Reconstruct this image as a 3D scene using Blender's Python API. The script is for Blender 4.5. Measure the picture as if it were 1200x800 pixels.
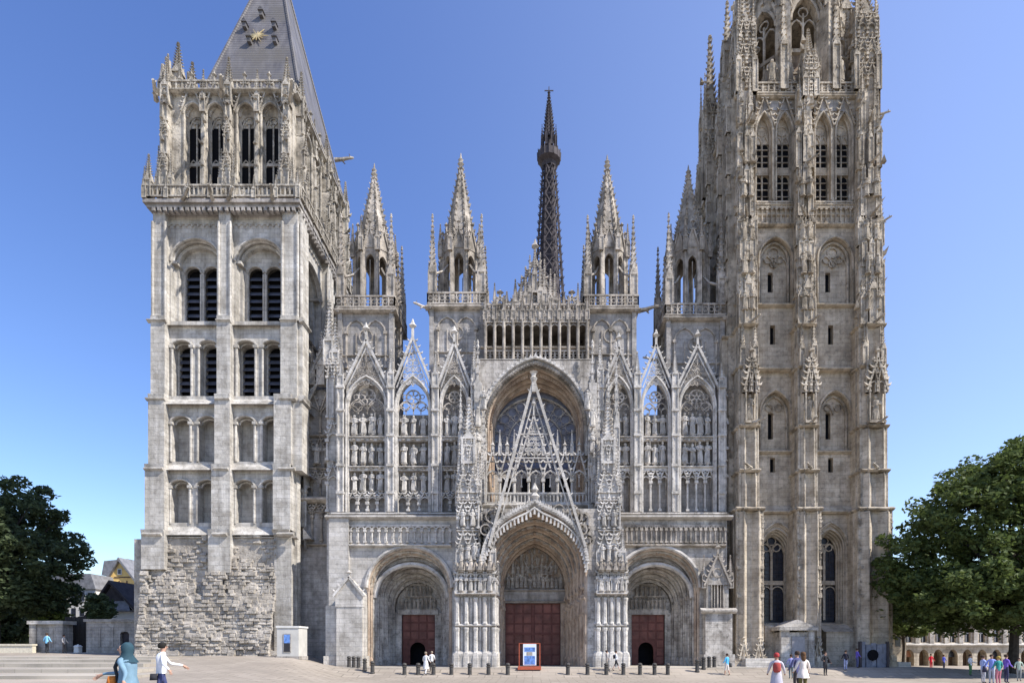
import bpy, math, random
from math import sin, cos, pi, radians, sqrt, atan2
from mathutils import Matrix, Vector
random.seed(7)
for _o in list(bpy.data.objects): bpy.data.objects.remove(_o)
SC = bpy.context.scene
COL = SC.collection
# ------------------------------------------------------------------ camera (rising-front view camera)
F, D, CX, CY, H = 720.0, 50.0, 624.0, 758.0, 2.1
cam = bpy.data.cameras.new('camera'); cam.sensor_width = 36; cam.lens = 36 * F / 1200
cam.shift_x = (600 - CX) / 1200; cam.shift_y = (CY - 400) / 1200
cam.clip_end = 6000; cam.clip_start = .3
co = bpy.data.objects.new('camera', cam); COL.objects.link(co)
co.location = (0, -D, H); co.rotation_euler = (pi/2, 0, 0); SC.camera = co
# ------------------------------------------------------------------ world and sun
SUN_EL, SUN_AZ = radians(47), radians(66)       # azimuth: off the front's normal, towards the right
to_sun = Vector((sin(SUN_AZ)*cos(SUN_EL), -cos(SUN_AZ)*cos(SUN_EL), sin(SUN_EL)))
w = bpy.data.worlds.new('World'); SC.world = w; w.use_nodes = True
nt = w.node_tree; bg = nt.nodes['Background']
sky = nt.nodes.new('ShaderNodeTexSky'); sky.sky_type = 'NISHITA'; sky.sun_disc = False
sky.sun_elevation = SUN_EL; sky.sun_rotation = atan2(to_sun.x, to_sun.y)
sky.air_density = 1.25; sky.dust_density = 0.1; sky.ozone_density = 6.0; sky.altitude = 30
hs = nt.nodes.new('ShaderNodeHueSaturation'); hs.inputs['Saturation'].default_value = 1.09; hs.inputs['Hue'].default_value = .515
nt.links.new(sky.outputs[0], hs.inputs['Color'])
# the sky pales towards the sun's side, as in the photograph
tc = nt.nodes.new('ShaderNodeTexCoord'); dp = nt.nodes.new('ShaderNodeVectorMath'); dp.operation = 'DOT_PRODUCT'; dp.inputs[1].default_value = (.97, -.2, .1)
nt.links.new(tc.outputs['Generated'], dp.inputs[0]); mr = nt.nodes.new('ShaderNodeMapRange'); mr.interpolation_type = 'SMOOTHSTEP'; mr.inputs[1].default_value = -.45; mr.inputs[2].default_value = .50; nt.links.new(dp.outputs['Value'], mr.inputs[0])
pm = nt.nodes.new('ShaderNodeMix'); pm.data_type = 'RGBA'; pm.blend_type = 'ADD'; pm.inputs[7].default_value = (.78, .80, .72, 1); nt.links.new(mr.outputs[0], pm.inputs[0])
nt.links.new(hs.outputs[0], pm.inputs[6]); nt.links.new(pm.outputs[2], bg.inputs['Color'])
bg.inputs['Strength'].default_value = 0.15
sl = bpy.data.lights.new('sun', 'SUN'); sl.energy = 5.0; sl.angle = radians(.6); sl.color = (1, .95, .87)
so = bpy.data.objects.new('sun', sl); COL.objects.link(so); so.rotation_euler = (-to_sun).to_track_quat('-Z', 'Y').to_euler()
so.location = to_sun * 100
SC.view_settings.view_transform = 'Standard'; SC.view_settings.look = 'None'; SC.view_settings.exposure = .52; SC.view_settings.gamma = 1
SC.render.engine = 'CYCLES'; SC.cycles.max_bounces = 5; SC.cycles.diffuse_bounces = 3
SC.render.resolution_x = 1024; SC.render.resolution_y = 682

# ------------------------------------------------------------------ materials
def nodes(name, rough=.9, spec=.2):
    m = bpy.data.materials.new(name); m.use_nodes = True
    n = m.node_tree.nodes; b = n['Principled BSDF']
    b.inputs['Roughness'].default_value = rough; b.inputs['Specular IOR Level'].default_value = spec
    return m, n, m.node_tree.links, b
def rgb(c): return (c[0], c[1], c[2], 1)
def mixn(n, l, fac, a, b, mode='MIX'):
    x = n.new('ShaderNodeMix'); x.data_type = 'RGBA'; x.blend_type = mode
    for s, v in ((0, fac), (6, a), (7, b)):
        if hasattr(v, 'is_output'): l.new(v, x.inputs[s])
        else: x.inputs[s].default_value = v if s == 0 else rgb(v)
    return x.outputs[2]
def noise(n, l, vec, scale, detail=4, rough=.6, lo=.4, hi=.6, sc=None):
    if sc:
        mp = n.new('ShaderNodeMapping'); mp.inputs['Scale'].default_value = sc; l.new(vec, mp.inputs[0]); vec = mp.outputs[0]
    t = n.new('ShaderNodeTexNoise'); t.inputs['Scale'].default_value = scale; t.inputs['Detail'].default_value = detail; t.inputs['Roughness'].default_value = rough
    l.new(vec, t.inputs['Vector'])
    r = n.new('ShaderNodeMapRange'); r.inputs[1].default_value = lo; r.inputs[2].default_value = hi; l.new(t.outputs[0], r.inputs[0])
    return r.outputs[0]
def stone(name, base, dark, pale, course=(.85, .36), crust=.35, bump=.35, stain=(.10, .092, .08), streak=.5, mortar=.92):
    m, n, l, b = nodes(name)
    g = n.new('ShaderNodeNewGeometry'); P = g.outputs['Position']
    big = noise(n, l, P, .16, 4, .6, .38, .62)
    c = mixn(n, l, big, base, pale)
    mid = noise(n, l, P, .9, 5, .65, .42, .66)
    c = mixn(n, l, mid, c, dark)
    st = noise(n, l, P, 1.0, 5, .65, .45, .66, (1.6, 1.6, .14))
    ms = n.new('ShaderNodeMath'); ms.operation = 'MULTIPLY'; ms.inputs[1].default_value = streak; l.new(st, ms.inputs[0])
    c = mixn(n, l, ms.outputs[0], c, stain)
    cr = noise(n, l, P, 2.6, 8, .72, .52, .66)
    mc = n.new('ShaderNodeMath'); mc.operation = 'MULTIPLY'; mc.inputs[1].default_value = crust; l.new(cr, mc.inputs[0])
    c = mixn(n, l, mc.outputs[0], c, stain)
    hb = None
    if course:
        sp = n.new('ShaderNodeSeparateXYZ'); l.new(P, sp.inputs[0])
        ad = n.new('ShaderNodeMath'); ad.operation = 'ADD'; l.new(sp.outputs[0], ad.inputs[0]); l.new(sp.outputs[1], ad.inputs[1])
        cb = n.new('ShaderNodeCombineXYZ'); l.new(ad.outputs[0], cb.inputs[0]); l.new(sp.outputs[2], cb.inputs[1])
        br = n.new('ShaderNodeTexBrick'); br.inputs['Scale'].default_value = 1; br.inputs['Brick Width'].default_value = course[0]; br.inputs['Row Height'].default_value = course[1]
        br.inputs['Mortar Size'].default_value = .018; br.inputs['Mortar Smooth'].default_value = .3
        br.inputs['Color1'].default_value = (1, 1, 1, 1); br.inputs['Color2'].default_value = (.85, .84, .82, 1); br.inputs['Mortar'].default_value = (mortar*.75,)*3 + (1,)
        l.new(cb.outputs[0], br.inputs['Vector'])
        c = mixn(n, l, 1.0, c, br.outputs[0], 'MULTIPLY'); hb = br.outputs[1]
    l.new(c, b.inputs['Base Color'])
    t = n.new('ShaderNodeTexNoise'); t.inputs['Scale'].default_value = 7; t.inputs['Detail'].default_value = 7; t.inputs['Roughness'].default_value = .7; l.new(P, t.inputs['Vector'])
    bp = n.new('ShaderNodeBump'); bp.inputs['Strength'].default_value = bump; bp.inputs['Distance'].default_value = .12; l.new(t.outputs[0], bp.inputs['Height'])
    if hb is not None:
        b2 = n.new('ShaderNodeBump'); b2.invert = True; b2.inputs['Strength'].default_value = .5; b2.inputs['Distance'].default_value = .03; l.new(hb, b2.inputs['Height']); l.new(bp.outputs[0], b2.inputs['Normal']); bp = b2
    l.new(bp.outputs[0], b.inputs['Normal'])
    return m
def plain(name, c, rough=.7, spec=.3, var=.15, scale=6, metal=0):
    m, n, l, b = nodes(name, rough, spec)
    g = n.new('ShaderNodeNewGeometry')
    f = noise(n, l, g.outputs['Position'], scale, 4, .6, .3, .7)
    cc = mixn(n, l, f, [x*(1-var) for x in c], [min(1, x*(1+var)) for x in c])
    l.new(cc, b.inputs['Base Color']); b.inputs['Metallic'].default_value = metal
    return m
M = {}
M['pale'] = stone('pale_limestone', (.55, .515, .465), (.38, .35, .31), (.66, .625, .575), crust=.35, streak=.4)
M['front'] = stone('carved_limestone', (.53, .485, .435), (.33, .295, .26), (.67, .625, .57), crust=.7, streak=.5, course=(.7, .33))
M['carved'] = stone('weathered_carving', (.44, .385, .325), (.19, .165, .135), (.62, .555, .48), crust=.75, streak=.45, course=None, bump=.6)
M['white'] = stone('cleaned_limestone', (.58, .54, .495), (.43, .40, .36), (.68, .64, .59), crust=.35, streak=.25, course=(.8, .36), bump=.3)
M['whitec'] = stone('cleaned_carving', (.57, .53, .485), (.36, .335, .30), (.68, .64, .59), crust=.65, streak=.2, course=None, bump=.5)
M['grey'] = stone('grey_limestone', (.40, .37, .345), (.27, .25, .23), (.50, .465, .435), crust=.45, streak=.4)
M['brown'] = stone('brown_limestone', (.55, .47, .365), (.38, .315, .24), (.66, .575, .465), crust=.5, streak=.35)
M['brownc'] = stone('brown_weathered_carving', (.50, .425, .33), (.25, .205, .15), (.64, .56, .455), crust=.8, streak=.5, course=None, bump=.7)
M['belfry'] = stone('lichened_carving', (.48, .43, .36), (.24, .21, .17), (.60, .545, .465), crust=.85, streak=.5, course=None, bump=.7)
M['warm'] = stone('warm_portal_stone', (.50, .385, .29), (.32, .235, .175), (.60, .48, .37), crust=.5, streak=.3, course=None, bump=.6)
M['rubble'] = stone('rough_rubble', (.45, .405, .35), (.30, .265, .22), (.55, .50, .435), crust=.55, streak=.35, course=None, bump=.9)
M['dark'] = plain('painted_darkness', (.012, .012, .014), 1, 0)  # near-black colour painted in for the darkness of unlit interiors
M['louvre'] = plain('slate_louvre', (.085, .09, .115), .7, .2, .35, 1.5)
M['glass'] = plain('leaded_glass', (.035, .04, .055), .25, .5, .5, 2.5)
M['rose'] = plain('leaded_rose_glass', (.16, .165, .215), .45, .5, .35, 3)
M['iron'] = plain('oxidised_iron', (.055, .046, .05), .75, .3, .4, 1)
M['copper'] = plain('green_copper', (.10, .16, .13), .7, .3, .3, 3)
M['gold'] = plain('gilding', (.75, .58, .28), .4, .6, .2, 3, .6)
M['door_panel'] = plain('lighter_door_wood', (.18, .068, .052), .55, .35, .4, 1.2)
M['door'] = plain('red_brown_door_wood', (.13, .045, .036), .6, .3, .3, 2.5)
def slate_mat():
    m, n, l, b = nodes('slate_roof', .55, .4)
    g = n.new('ShaderNodeNewGeometry'); P = g.outputs['Position']
    f = noise(n, l, P, 1.0, 5, .6, .35, .65, (1.2, 1.2, .22)); c = mixn(n, l, f, (.085, .08, .085), (.17, .16, .16))
    f2 = noise(n, l, P, .35, 3, .5, .45, .62); c = mixn(n, l, f2, c, (.12, .11, .10))
    wv = n.new('ShaderNodeTexWave'); wv.bands_direction = 'Z'; wv.inputs['Scale'].default_value = 1.1; wv.inputs['Distortion'].default_value = .4; l.new(P, wv.inputs[0])
    bp = n.new('ShaderNodeBump'); bp.inputs['Strength'].default_value = .4; bp.inputs['Distance'].default_value = .05; l.new(wv.outputs[1], bp.inputs['Height']); l.new(bp.outputs[0], b.inputs['Normal'])
    l.new(c, b.inputs['Base Color']); return m
M['slate'] = slate_mat()
def paving_mat(name, a, b_, w_, h_, mort):
    m, n, l, b = nodes(name, .85, .25)
    g = n.new('ShaderNodeNewGeometry'); P = g.outputs['Position']
    br = n.new('ShaderNodeTexBrick'); br.inputs['Scale'].default_value = 1; br.inputs['Brick Width'].default_value = w_; br.inputs['Row Height'].default_value = h_
    br.inputs['Mortar Size'].default_value = mort; br.inputs['Color1'].default_value = rgb(a); br.inputs['Color2'].default_value = rgb(b_); br.inputs['Mortar'].default_value = rgb([x*.5 for x in a])
    l.new(P, br.inputs[0])
    f = noise(n, l, P, .5, 5, .65, .42, .68); c = mixn(n, l, f, br.outputs[0], [x*.72 for x in a])
    f2 = noise(n, l, P, .12, 3, .5, .5, .7); c = mixn(n, l, f2, c, [x*1.12 for x in a])
    l.new(c, b.inputs['Base Color'])
    t = n.new('ShaderNodeTexNoise'); t.inputs['Scale'].default_value = 12; t.inputs['Detail'].default_value = 5; l.new(P, t.inputs[0])
    bp = n.new('ShaderNodeBump'); bp.inputs['Strength'].default_value = .4; bp.inputs['Distance'].default_value = .02; l.new(t.outputs[0], bp.inputs['Height']); l.new(bp.outputs[0], b.inputs['Normal'])
    return m
M['paving'] = paving_mat('square_paving', (.36, .31, .255), (.30, .26, .21), 1.1, .7, .035)
M['steps'] = paving_mat('pale_step_stone', (.40, .36, .30), (.35, .31, .26), 1.4, .5, .012)

# ------------------------------------------------------------------ pixel-free helpers: px, py, Y are read off the photo once, all geometry is metric
def X(px, Y=0.0): return (px - CX) * (D + Y) / F
def Z(py, Y=0.0): return H + (CY - py) * (D + Y) / F
def lerp(a, b, t): return a + (b - a) * t
def sm(a, b, x):
    t = min(1, max(0, (x - a) / (b - a))); return t*t*(3-2*t)

class MB:
    """collects faces; T maps local (u, depth, z) to the world"""
    def __init__(s, T=None): s.v = []; s.f = []; s.m = []; s.T = T; s.mi = 0
    def add(s, V, Fs, M_=None):
        o = len(s.v)
        if M_ is not None: V = [M_ @ Vector(p) for p in V]
        if s.T: V = [s.T(*p) for p in V]
        s.v.extend([tuple(p) for p in V]); s.f.extend([[i + o for i in f] for f in Fs]); s.m.extend([s.mi] * len(Fs)); return s
    def box(s, x0, x1, y0, y1, z0, z1):
        return s.add([(x0,y0,z0),(x1,y0,z0),(x1,y1,z0),(x0,y1,z0),(x0,y0,z1),(x1,y0,z1),(x1,y1,z1),(x0,y1,z1)],
                     [[0,1,5,4],[1,2,6,5],[2,3,7,6],[3,0,4,7],[4,5,6,7],[3,2,1,0]])
    def frus(s, cx, cy, z0, z1, a0, b0, a1, b1, dx=0, dy=0):
        V = [(cx-a0,cy-b0,z0),(cx+a0,cy-b0,z0),(cx+a0,cy+b0,z0),(cx-a0,cy+b0,z0),(cx+dx-a1,cy+dy-b1,z1),(cx+dx+a1,cy+dy-b1,z1),(cx+dx+a1,cy+dy+b1,z1),(cx+dx-a1,cy+dy+b1,z1)]
        return s.add(V, [[0,1,5,4],[1,2,6,5],[2,3,7,6],[3,0,4,7],[4,5,6,7],[3,2,1,0]])
    def cone(s, cx, cy, z0, z1, r0, r1, n=8, rot=None, cap=True):
        rot = pi/n if rot is None else rot
        V = [(cx+r0*cos(rot+2*pi*i/n), cy+r0*sin(rot+2*pi*i/n), z0) for i in range(n)] + [(cx+r1*cos(rot+2*pi*i/n), cy+r1*sin(rot+2*pi*i/n), z1) for i in range(n)]
        Fs = [[i,(i+1)%n,n+(i+1)%n,n+i] for i in range(n)]
        if cap: Fs += [list(range(n))[::-1], list(range(n,2*n))]
        return s.add(V, Fs)
    def lathe(s, cx, cy, prof, n=8, sx=1, sy=1, rot=0):
        V = []; Fs = []
        for (r, z) in prof: V += [(cx+sx*r*cos(rot+2*pi*i/n), cy+sy*r*sin(rot+2*pi*i/n), z) for i in range(n)]
        for k in range(len(prof)-1):
            for i in range(n): Fs.append([k*n+i, k*n+(i+1)%n, (k+1)*n+(i+1)%n, (k+1)*n+i])
        Fs.append(list(range(n))[::-1]); Fs.append([(len(prof)-1)*n+i for i in range(n)])
        return s.add(V, Fs)
    def prism(s, poly, y0, y1):
        n = len(poly); V = [(x,y0,z) for x,z in poly] + [(x,y1,z) for x,z in poly]
        return s.add(V, [list(range(n)), list(range(n,2*n))[::-1]] + [[i,(i+1)%n,n+(i+1)%n,n+i] for i in range(n)])
    def fill(s, poly, y): return s.add([(x,y,z) for x,z in poly], [list(range(len(poly)))])
    def tube(s, pts, r, n=5, closed=False, r1=None, caps=True):
        P = [Vector(p) for p in pts]; N = len(P); V = []; Fs = []
        for i, p in enumerate(P):
            a = P[i-1] if (i > 0 or closed) else P[0]; b = P[(i+1) % N] if (i < N-1 or closed) else P[-1]
            t = (b - a)
            if t.length < 1e-9: t = Vector((0,0,1))
            t.normalize(); u = Vector((0,1,0)) if abs(t.y) < .9 else Vector((1,0,0))
            e = t.cross(u).normalized(); g = t.cross(e)
            rr = r if r1 is None else lerp(r, r1, i/(N-1))
            V += [p + e*(rr*cos(2*pi*k/n+pi/4)) + g*(rr*sin(2*pi*k/n+pi/4)) for k in range(n)]
        for i in range(N if closed else N-1):
            j = (i+1) % N
            for k in range(n): Fs.append([i*n+k, i*n+(k+1)%n, j*n+(k+1)%n, j*n+k])
        if not closed and caps: Fs += [list(range(n))[::-1], [(N-1)*n+k for k in range(n)]]
        return s.add(V, Fs)
    # ---- walls with arched openings
    def loft(s, A, ya, B, yb):
        n = len(A); V = [(x,ya,z) for x,z in A] + [(x,yb,z) for x,z in B]
        return s.add(V, [[i,i+1,n+i+1,n+i] for i in range(n-1)])
    def panel(s, x0, x1, z0, z1, O, yf, yb, back=False, sill=True):
        xl, zb = O[0]; xr = O[-1][0]
        q = lambda a,b,c,d: s.add([(a,yf,c),(b,yf,c),(b,yf,d),(a,yf,d)], [[0,1,2,3]])
        q(x0, xl, z0, z1); q(xr, x1, z0, z1)
        if zb > z0 + 1e-3: q(xl, xr, z0, zb)
        arc = O[1:-1]
        for a, b in zip(arc, arc[1:]):
            if abs(b[0]-a[0]) > 1e-5: s.add([(a[0],yf,a[1]),(b[0],yf,b[1]),(b[0],yf,z1),(a[0],yf,z1)], [[0,1,2,3]])
        s.loft(O, yf, O, yb)
        if sill: s.add([(xl,yf,zb),(xr,yf,zb),(xr,yb,zb),(xl,yb,zb)], [[0,1,2,3]])
        if back: s.fill(O, yb)
        return s
    def rect(s, x0, x1, z0, z1, y): return s.add([(x0,y,z0),(x1,y,z0),(x1,y,z1),(x0,y,z1)], [[0,1,2,3]])
    def build(s, name, mat, parent=None, rel=None, kind=None, label=None, smooth=False):
        L = parent['_loc'] if parent is not None and '_loc' in parent else (0,0,0)
        me = bpy.data.meshes.new(name); me.from_pydata([(x-L[0], y-L[1], z-L[2]) for x,y,z in s.v], [], s.f)
        for mm in (mat if isinstance(mat, (list, tuple)) else [mat]): me.materials.append(M[mm] if isinstance(mm, str) else mm)
        if isinstance(mat, (list, tuple)): me.polygons.foreach_set('material_index', s.m)
        if smooth: me.polygons.foreach_set('use_smooth', [True]*len(me.polygons))
        o = bpy.data.objects.new(name, me); COL.objects.link(o)
        if parent is not None: o.parent = parent; o['_loc'] = tuple(L)
        if kind: o['kind'] = kind
        if label: o['label'] = label
        return o

def thing(name, label, cat, loc=(0,0,0), group=None):
    o = bpy.data.objects.new(name, None); COL.objects.link(o); o.location = loc; o['_loc'] = tuple(loc)
    o['label'] = label; o['category'] = cat
    if group: o['group'] = group
    o.empty_display_size = .5
    return o
def tag(o, label, cat, group=None):
    o['label'] = label; o['category'] = cat
    if group: o['group'] = group
    return o
def inst(name, me, parent, loc, scale=(1,1,1), rz=0, label=None, rot=None):
    L = parent['_loc']; o = bpy.data.objects.new(name, me); COL.objects.link(o); o.parent = parent
    o.location = (loc[0]-L[0], loc[1]-L[1], loc[2]-L[2]); o.scale = scale; o.rotation_euler = rot or (0,0,rz); o['_loc'] = tuple(L)
    if label: o['label'] = label
    return o

# ---- outlines: list of (x,z) from the left foot, over the arch, to the right foot
def arch(xc, w, z0, zs, rise, n=10, k=None):
    """k None: semi-ellipse when rise<=w/2 else pointed; 'p' pointed even when low"""
    a = w/2; pts = []
    if k != 'p' and rise <= a*1.02:
        for i in range(n+1):
            t = pi - pi*i/n; pts.append((xc + a*cos(t), zs + rise*sin(t)))
    else:
        h = max(rise, a*1.0001); c = (h*h - a*a)/(2*a); R = a + c; f = rise/h
        th = math.acos(max(-1, min(1, c/R))); m_ = n//2
        L = [(c - R*cos(th*i/m_), R*sin(th*i/m_)*f) for i in range(m_+1)]
        pts = [(xc+x, zs+z) for x, z in L] + [(xc-x, zs+z) for x, z in L[-2::-1]]
    return [(xc-a, z0)] + pts + [(xc+a, z0)]
def pxarch(pl, pr, pbot, pspring, ptop, Y=0, n=10, k=None):
    x0, x1 = X(pl,Y), X(pr,Y); return arch((x0+x1)/2, x1-x0, Z(pbot,Y), Z(pspring,Y), Z(ptop,Y)-Z(pspring,Y), n, k)
def front_T(Y0=0.0): return lambda u, d, z: (u, Y0 + d, z)
def right_T(X0): return lambda u, d, z: (X0 - d, u, z)       # wall facing +X, u runs to the back
def left_T(X0): return lambda u, d, z: (X0 + d, -u, z)       # wall facing -X, u = -y

# ---- small gothic vocabulary
def crocket(b, x, y, z, s, dx=0, dy=0):
    b.add([(x-s*.4,y-s*.4,z-s*.3),(x+s*.4,y-s*.4,z-s*.3),(x+s*.4,y+s*.4,z-s*.3),(x-s*.4,y+s*.4,z-s*.3),(x+dx*s*.9,y+dy*s*.9,z+s*.7)], [[0,1,4],[1,2,4],[2,3,4],[3,0,4],[3,2,1,0]])
def pinn(b, cx, cy, z0, h, w, n=4, gab=True, shaft=.45, ck=7, rot=None):
    """pinnacle: shaft, four gablets, crocketed spirelet and finial"""
    zs = z0 + h*shaft; a = w/2
    if shaft > 0:
        b.box(cx-a*.8, cx+a*.8, cy-a*.8, cy+a*.8, z0, zs)
        b.box(cx-a, cx+a, cy-a, cy+a, z0, z0+h*.04)
        for sx in (-1,1):
            for sy in (-1,1): b.box(cx+sx*a*.92-a*.16, cx+sx*a*.92+a*.16, cy+sy*a*.92-a*.16, cy+sy*a*.92+a*.16, z0, zs*.98+z0*.02)
    if gab:
        g = w*1.1
        for (dx, dy) in ((0,-1),(0,1),(1,0),(-1,0)):
            tx, ty = (1,0) if dx == 0 else (0,1)
            p = [(cx+dx*a*1.05-tx*a*1.1, cy+dy*a*1.05-ty*a*1.1, zs-g*.15),(cx+dx*a*1.05+tx*a*1.1, cy+dy*a*1.05+ty*a*1.1, zs-g*.15),(cx+dx*a*1.05, cy+dy*a*1.05, zs+g)]
            p2 = [(x-dx*a*.5, y-dy*a*.5, z) for x,y,z in p]
            b.add(p+p2, [[0,1,2],[5,4,3],[0,3,4,1],[1,4,5,2],[2,5,3,0]])
    b.cone(cx, cy, zs, z0+h*.95, a*.95, a*.12, n, pi/4 if n == 4 else None)
    for i in range(ck):
        t = (i+.6)/ck; r = lerp(a*.95, a*.12, t); z = lerp(zs, z0+h*.95, t)
        for k in range(4):
            an = pi/4 + k*pi/2
            crocket(b, cx+r*cos(an), cy+r*sin(an), z, w*lerp(.34,.2,t), cos(an), sin(an))
    zt = z0+h*.95
    b.lathe(cx, cy, [(w*.05,zt),(w*.2,zt+h*.015),(w*.1,zt+h*.03),(w*.16,zt+h*.04),(w*.02,zt+h*.06)], 5)
def spire(b, cx, cy, z0, z1, r0, n=8, ck=14, r1=.09, cs=.3, ribs=True):
    b.cone(cx, cy, z0, z1, r0, r1, n)
    for i in range(n):
        an = pi/n + 2*pi*i/n
        if ribs: b.tube([(cx+r0*1.03*cos(an), cy+r0*1.03*sin(an), z0),(cx+r1*cos(an), cy+r1*sin(an), z1)], .07, 4, r1=.04)
        for k in range(ck):
            t = (k+.5)/ck; r = lerp(r0, r1, t)+.02
            crocket(b, cx+r*cos(an), cy+r*sin(an), lerp(z0,z1,t), lerp(cs, cs*.6, t), cos(an)*1.1, sin(an)*1.1)
    b.lathe(cx, cy, [(.08,z1-.1),(.30,z1+.15),(.12,z1+.3),(.24,z1+.5),(.1,z1+.62),(.03,z1+1.1)], 6)
def arcs(b, xc, w, zs, rise, y, r, n=8, k='p', t=4):
    o = arch(xc, w, zs, zs, rise, n, k)[1:-1]; b.tube([(x,y,z) for x,z in o], r, t); return o
def gablet(b, x0, x1, z0, z1, y, r=.06, ck=4, fin=True, cs=.22):
    xc = (x0+x1)/2; b.tube([(x0,y,z0),(xc,y,z1)], r, 4); b.tube([(x1,y,z0),(xc,y,z1)], r, 4)
    for i in range(ck):
        t = (i+.7)/(ck+.4)
        for s_ in (-1,1):
            xx = lerp(x0 if s_ < 0 else x1, xc, t); crocket(b, xx+s_*r, y, lerp(z0,z1,t)+r, cs, s_, 0)
    if fin:
        h = (z1-z0)*.35; b.box(xc-r*.7, xc+r*.7, y-r*.7, y+r*.7, z1-.05, z1+h*.7); b.lathe(xc, y, [(r,z1+h*.5),(r*2.6,z1+h*.62),(r*1.2,z1+h*.75),(r*.3,z1+h)], 5)
def arcade(b, x0, x1, z0, z1, n, y=-.08, r=.05, rise=1.2, gab=0, y2=None, cap=True, mull=0):
    """blind arcade of colonettes and pointed arches standing proud of a wall at local depth y"""
    w = (x1-x0)/n; zs = z1 - w/2*rise*1.05 if not gab else z1 - gab - w/2*rise
    for i in range(n+1):
        x = x0+i*w; b.tube([(x,y,z0),(x,y,zs)], r, 5, caps=False); b.box(x-r*1.5, x+r*1.5, y-r*1.5, y+r*1.5, z0, z0+r*2)
        if cap: b.box(x-r*1.6, x+r*1.6, y-r*1.6, y+r*1.6, zs-r*1.5, zs+r)
    for i in range(n):
        xc = x0+(i+.5)*w; arcs(b, xc, w, zs, w/2*rise, y, r*.9, 6)
        if mull: b.tube([(xc,y,z0),(xc,y,zs)], r*.6, 4, caps=False)
        if gab: gablet(b, xc-w*.48, xc+w*.48, zs+w*.25*rise, z1, y-r, r*.8, 3, True, r*3)
def balus(b, x0, x1, z0, z1, n, y=0, r=.05, style=0, th=.12):
    b.box(x0, x1, y-th, y+th, z1-.14, z1); b.box(x0, x1, y-th*.9, y+th*.9, z0, z0+.12)
    w = (x1-x0)/n
    for i in range(n+1): b.box(x0+i*w-r, x0+i*w+r, y-r, y+r, z0+.12, z1-.14)
    for i in range(n):
        xc = x0+(i+.5)*w
        if style == 0: arcs(b, xc, w*.9, z1-.14-w*.6, w*.45, y, r*.7, 4)
        else:
            zc = (z0+z1)/2; R = min(w, z1-z0-.3)*.4
            b.tube([(xc+R*cos(a*pi/3), y, zc+R*sin(a*pi/3)) for a in range(6)], r*.8, 4, closed=True)
def ring(b, xc, zc, y, R, r, n=14, t=4): b.tube([(xc+R*cos(2*pi*i/n), y, zc+R*sin(2*pi*i/n)) for i in range(n)], r, t, closed=True)
def string(b, x0, x1, z, y=0, p=.18, h=.28, ends=True):
    """moulded string course with weathered top"""
    V = [(x0,y,z-h*.5),(x0,y-p*.5,z-h*.4),(x0,y-p,z-h*.1),(x0,y-p,z+h*.1),(x0,y,z+h*.5)]
    V2 = [(x1,b_,c) for _,b_,c in V]; n = len(V)
    b.add(V+V2, [[i,i+1,n+i+1,n+i] for i in range(n-1)] + [list(range(n))[::-1], list(range(n,2*n))])
def slope_sill(b, x0, x1, z0, z1, y0, y1):
    b.add([(x0,y0,z0),(x1,y0,z0),(x1,y1,z1),(x0,y1,z1),(x0,y1,z0),(x1,y1,z0)], [[0,1,2,3],[0,3,4],[1,5,2]])

# ---- statues
def fig(b, cx, cy, z, h, var=0, M_=None, rot=0, n=8):
    """robed standing figure with head, shoulders, folded or hanging arms"""
    s_ = MB()
    prof = [(.118,0),(.128,.03),(.115,.14),(.118,.3),(.12,.45),(.115,.56),(.13,.66),(.145,.74),(.15,.79),(.10,.825),(.045,.845),(.045,.87)]
    s_.lathe(0, 0, prof, n, 1.0, .78, .2)
    hd = [(.02,.865),(.055,.885),(.068,.92),(.065,.955),(.04,.985),(.01,1.0)]
    if var % 3 == 1: hd = [(.02,.865),(.055,.885),(.066,.92),(.075,.95),(.06,.955),(.05,1.0),(.01,1.06)]
    s_.lathe(0, -.015, hd, 6)
    for sd in (-1, 1):
        q = [(sd*.145,-.01,.77),(sd*.175,-.04,.64),(sd*(.03+.03*(var%2)),-.135,.60+.05*((var+sd)%3-1))] if var != 2 else [(sd*.145,0,.77),(sd*.17,-.02,.6),(sd*.16,-.08,.45)]
        s_.tube(q, .036, 5, r1=.026)
    for k in range(5):
        x = -.1+.05*k; s_.tube([(x,-.105-.015*cos(x*12),.03),(x*.85,-.10,.3),(x*.6,-.09,.55)], .016, 3, caps=False)
    if var % 4 == 3: s_.tube([(.17,-.12,0),(.16,-.12,.98)], .014, 4)
    if var % 4 == 0: s_.box(-.05,.05,-.17,-.12,.6,.7)
    R = (M_ or Matrix.Identity(4)) if M_ else Matrix.Translation((cx,cy,z)) @ Matrix.Rotation(rot,4,'Z') @ Matrix.Diagonal((h,h,h,1))
    b.add(s_.v, s_.f, R)
def canopy(b, cx, cy, z, w, h):
    """projecting niche canopy: gabled hexagon with spirelet"""
    b.cone(cx, cy, z, z+h*.25, w*.35, w*.5, 6, 0)
    for k in range(3):
        an = -pi/2 + (k-1)*pi/3; gx, gy = cx+w*.48*cos(an), cy+w*.48*sin(an); t = (-sin(an), cos(an))
        b.add([(gx-t[0]*w*.24,gy-t[1]*w*.24,z+h*.1),(gx+t[0]*w*.24,gy+t[1]*w*.24,z+h*.1),(gx,gy,z+h*.6),(cx,cy,z+h*.3)], [[0,1,2],[1,3,2],[3,0,2]])
    b.cone(cx, cy, z+h*.25, z+h, w*.3, w*.04, 6, 0)
def corbel(b, cx, cy, z, w): b.cone(cx, cy, z-w*.7, z, w*.15, w*.5, 6, 0)
STAT = []
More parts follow.
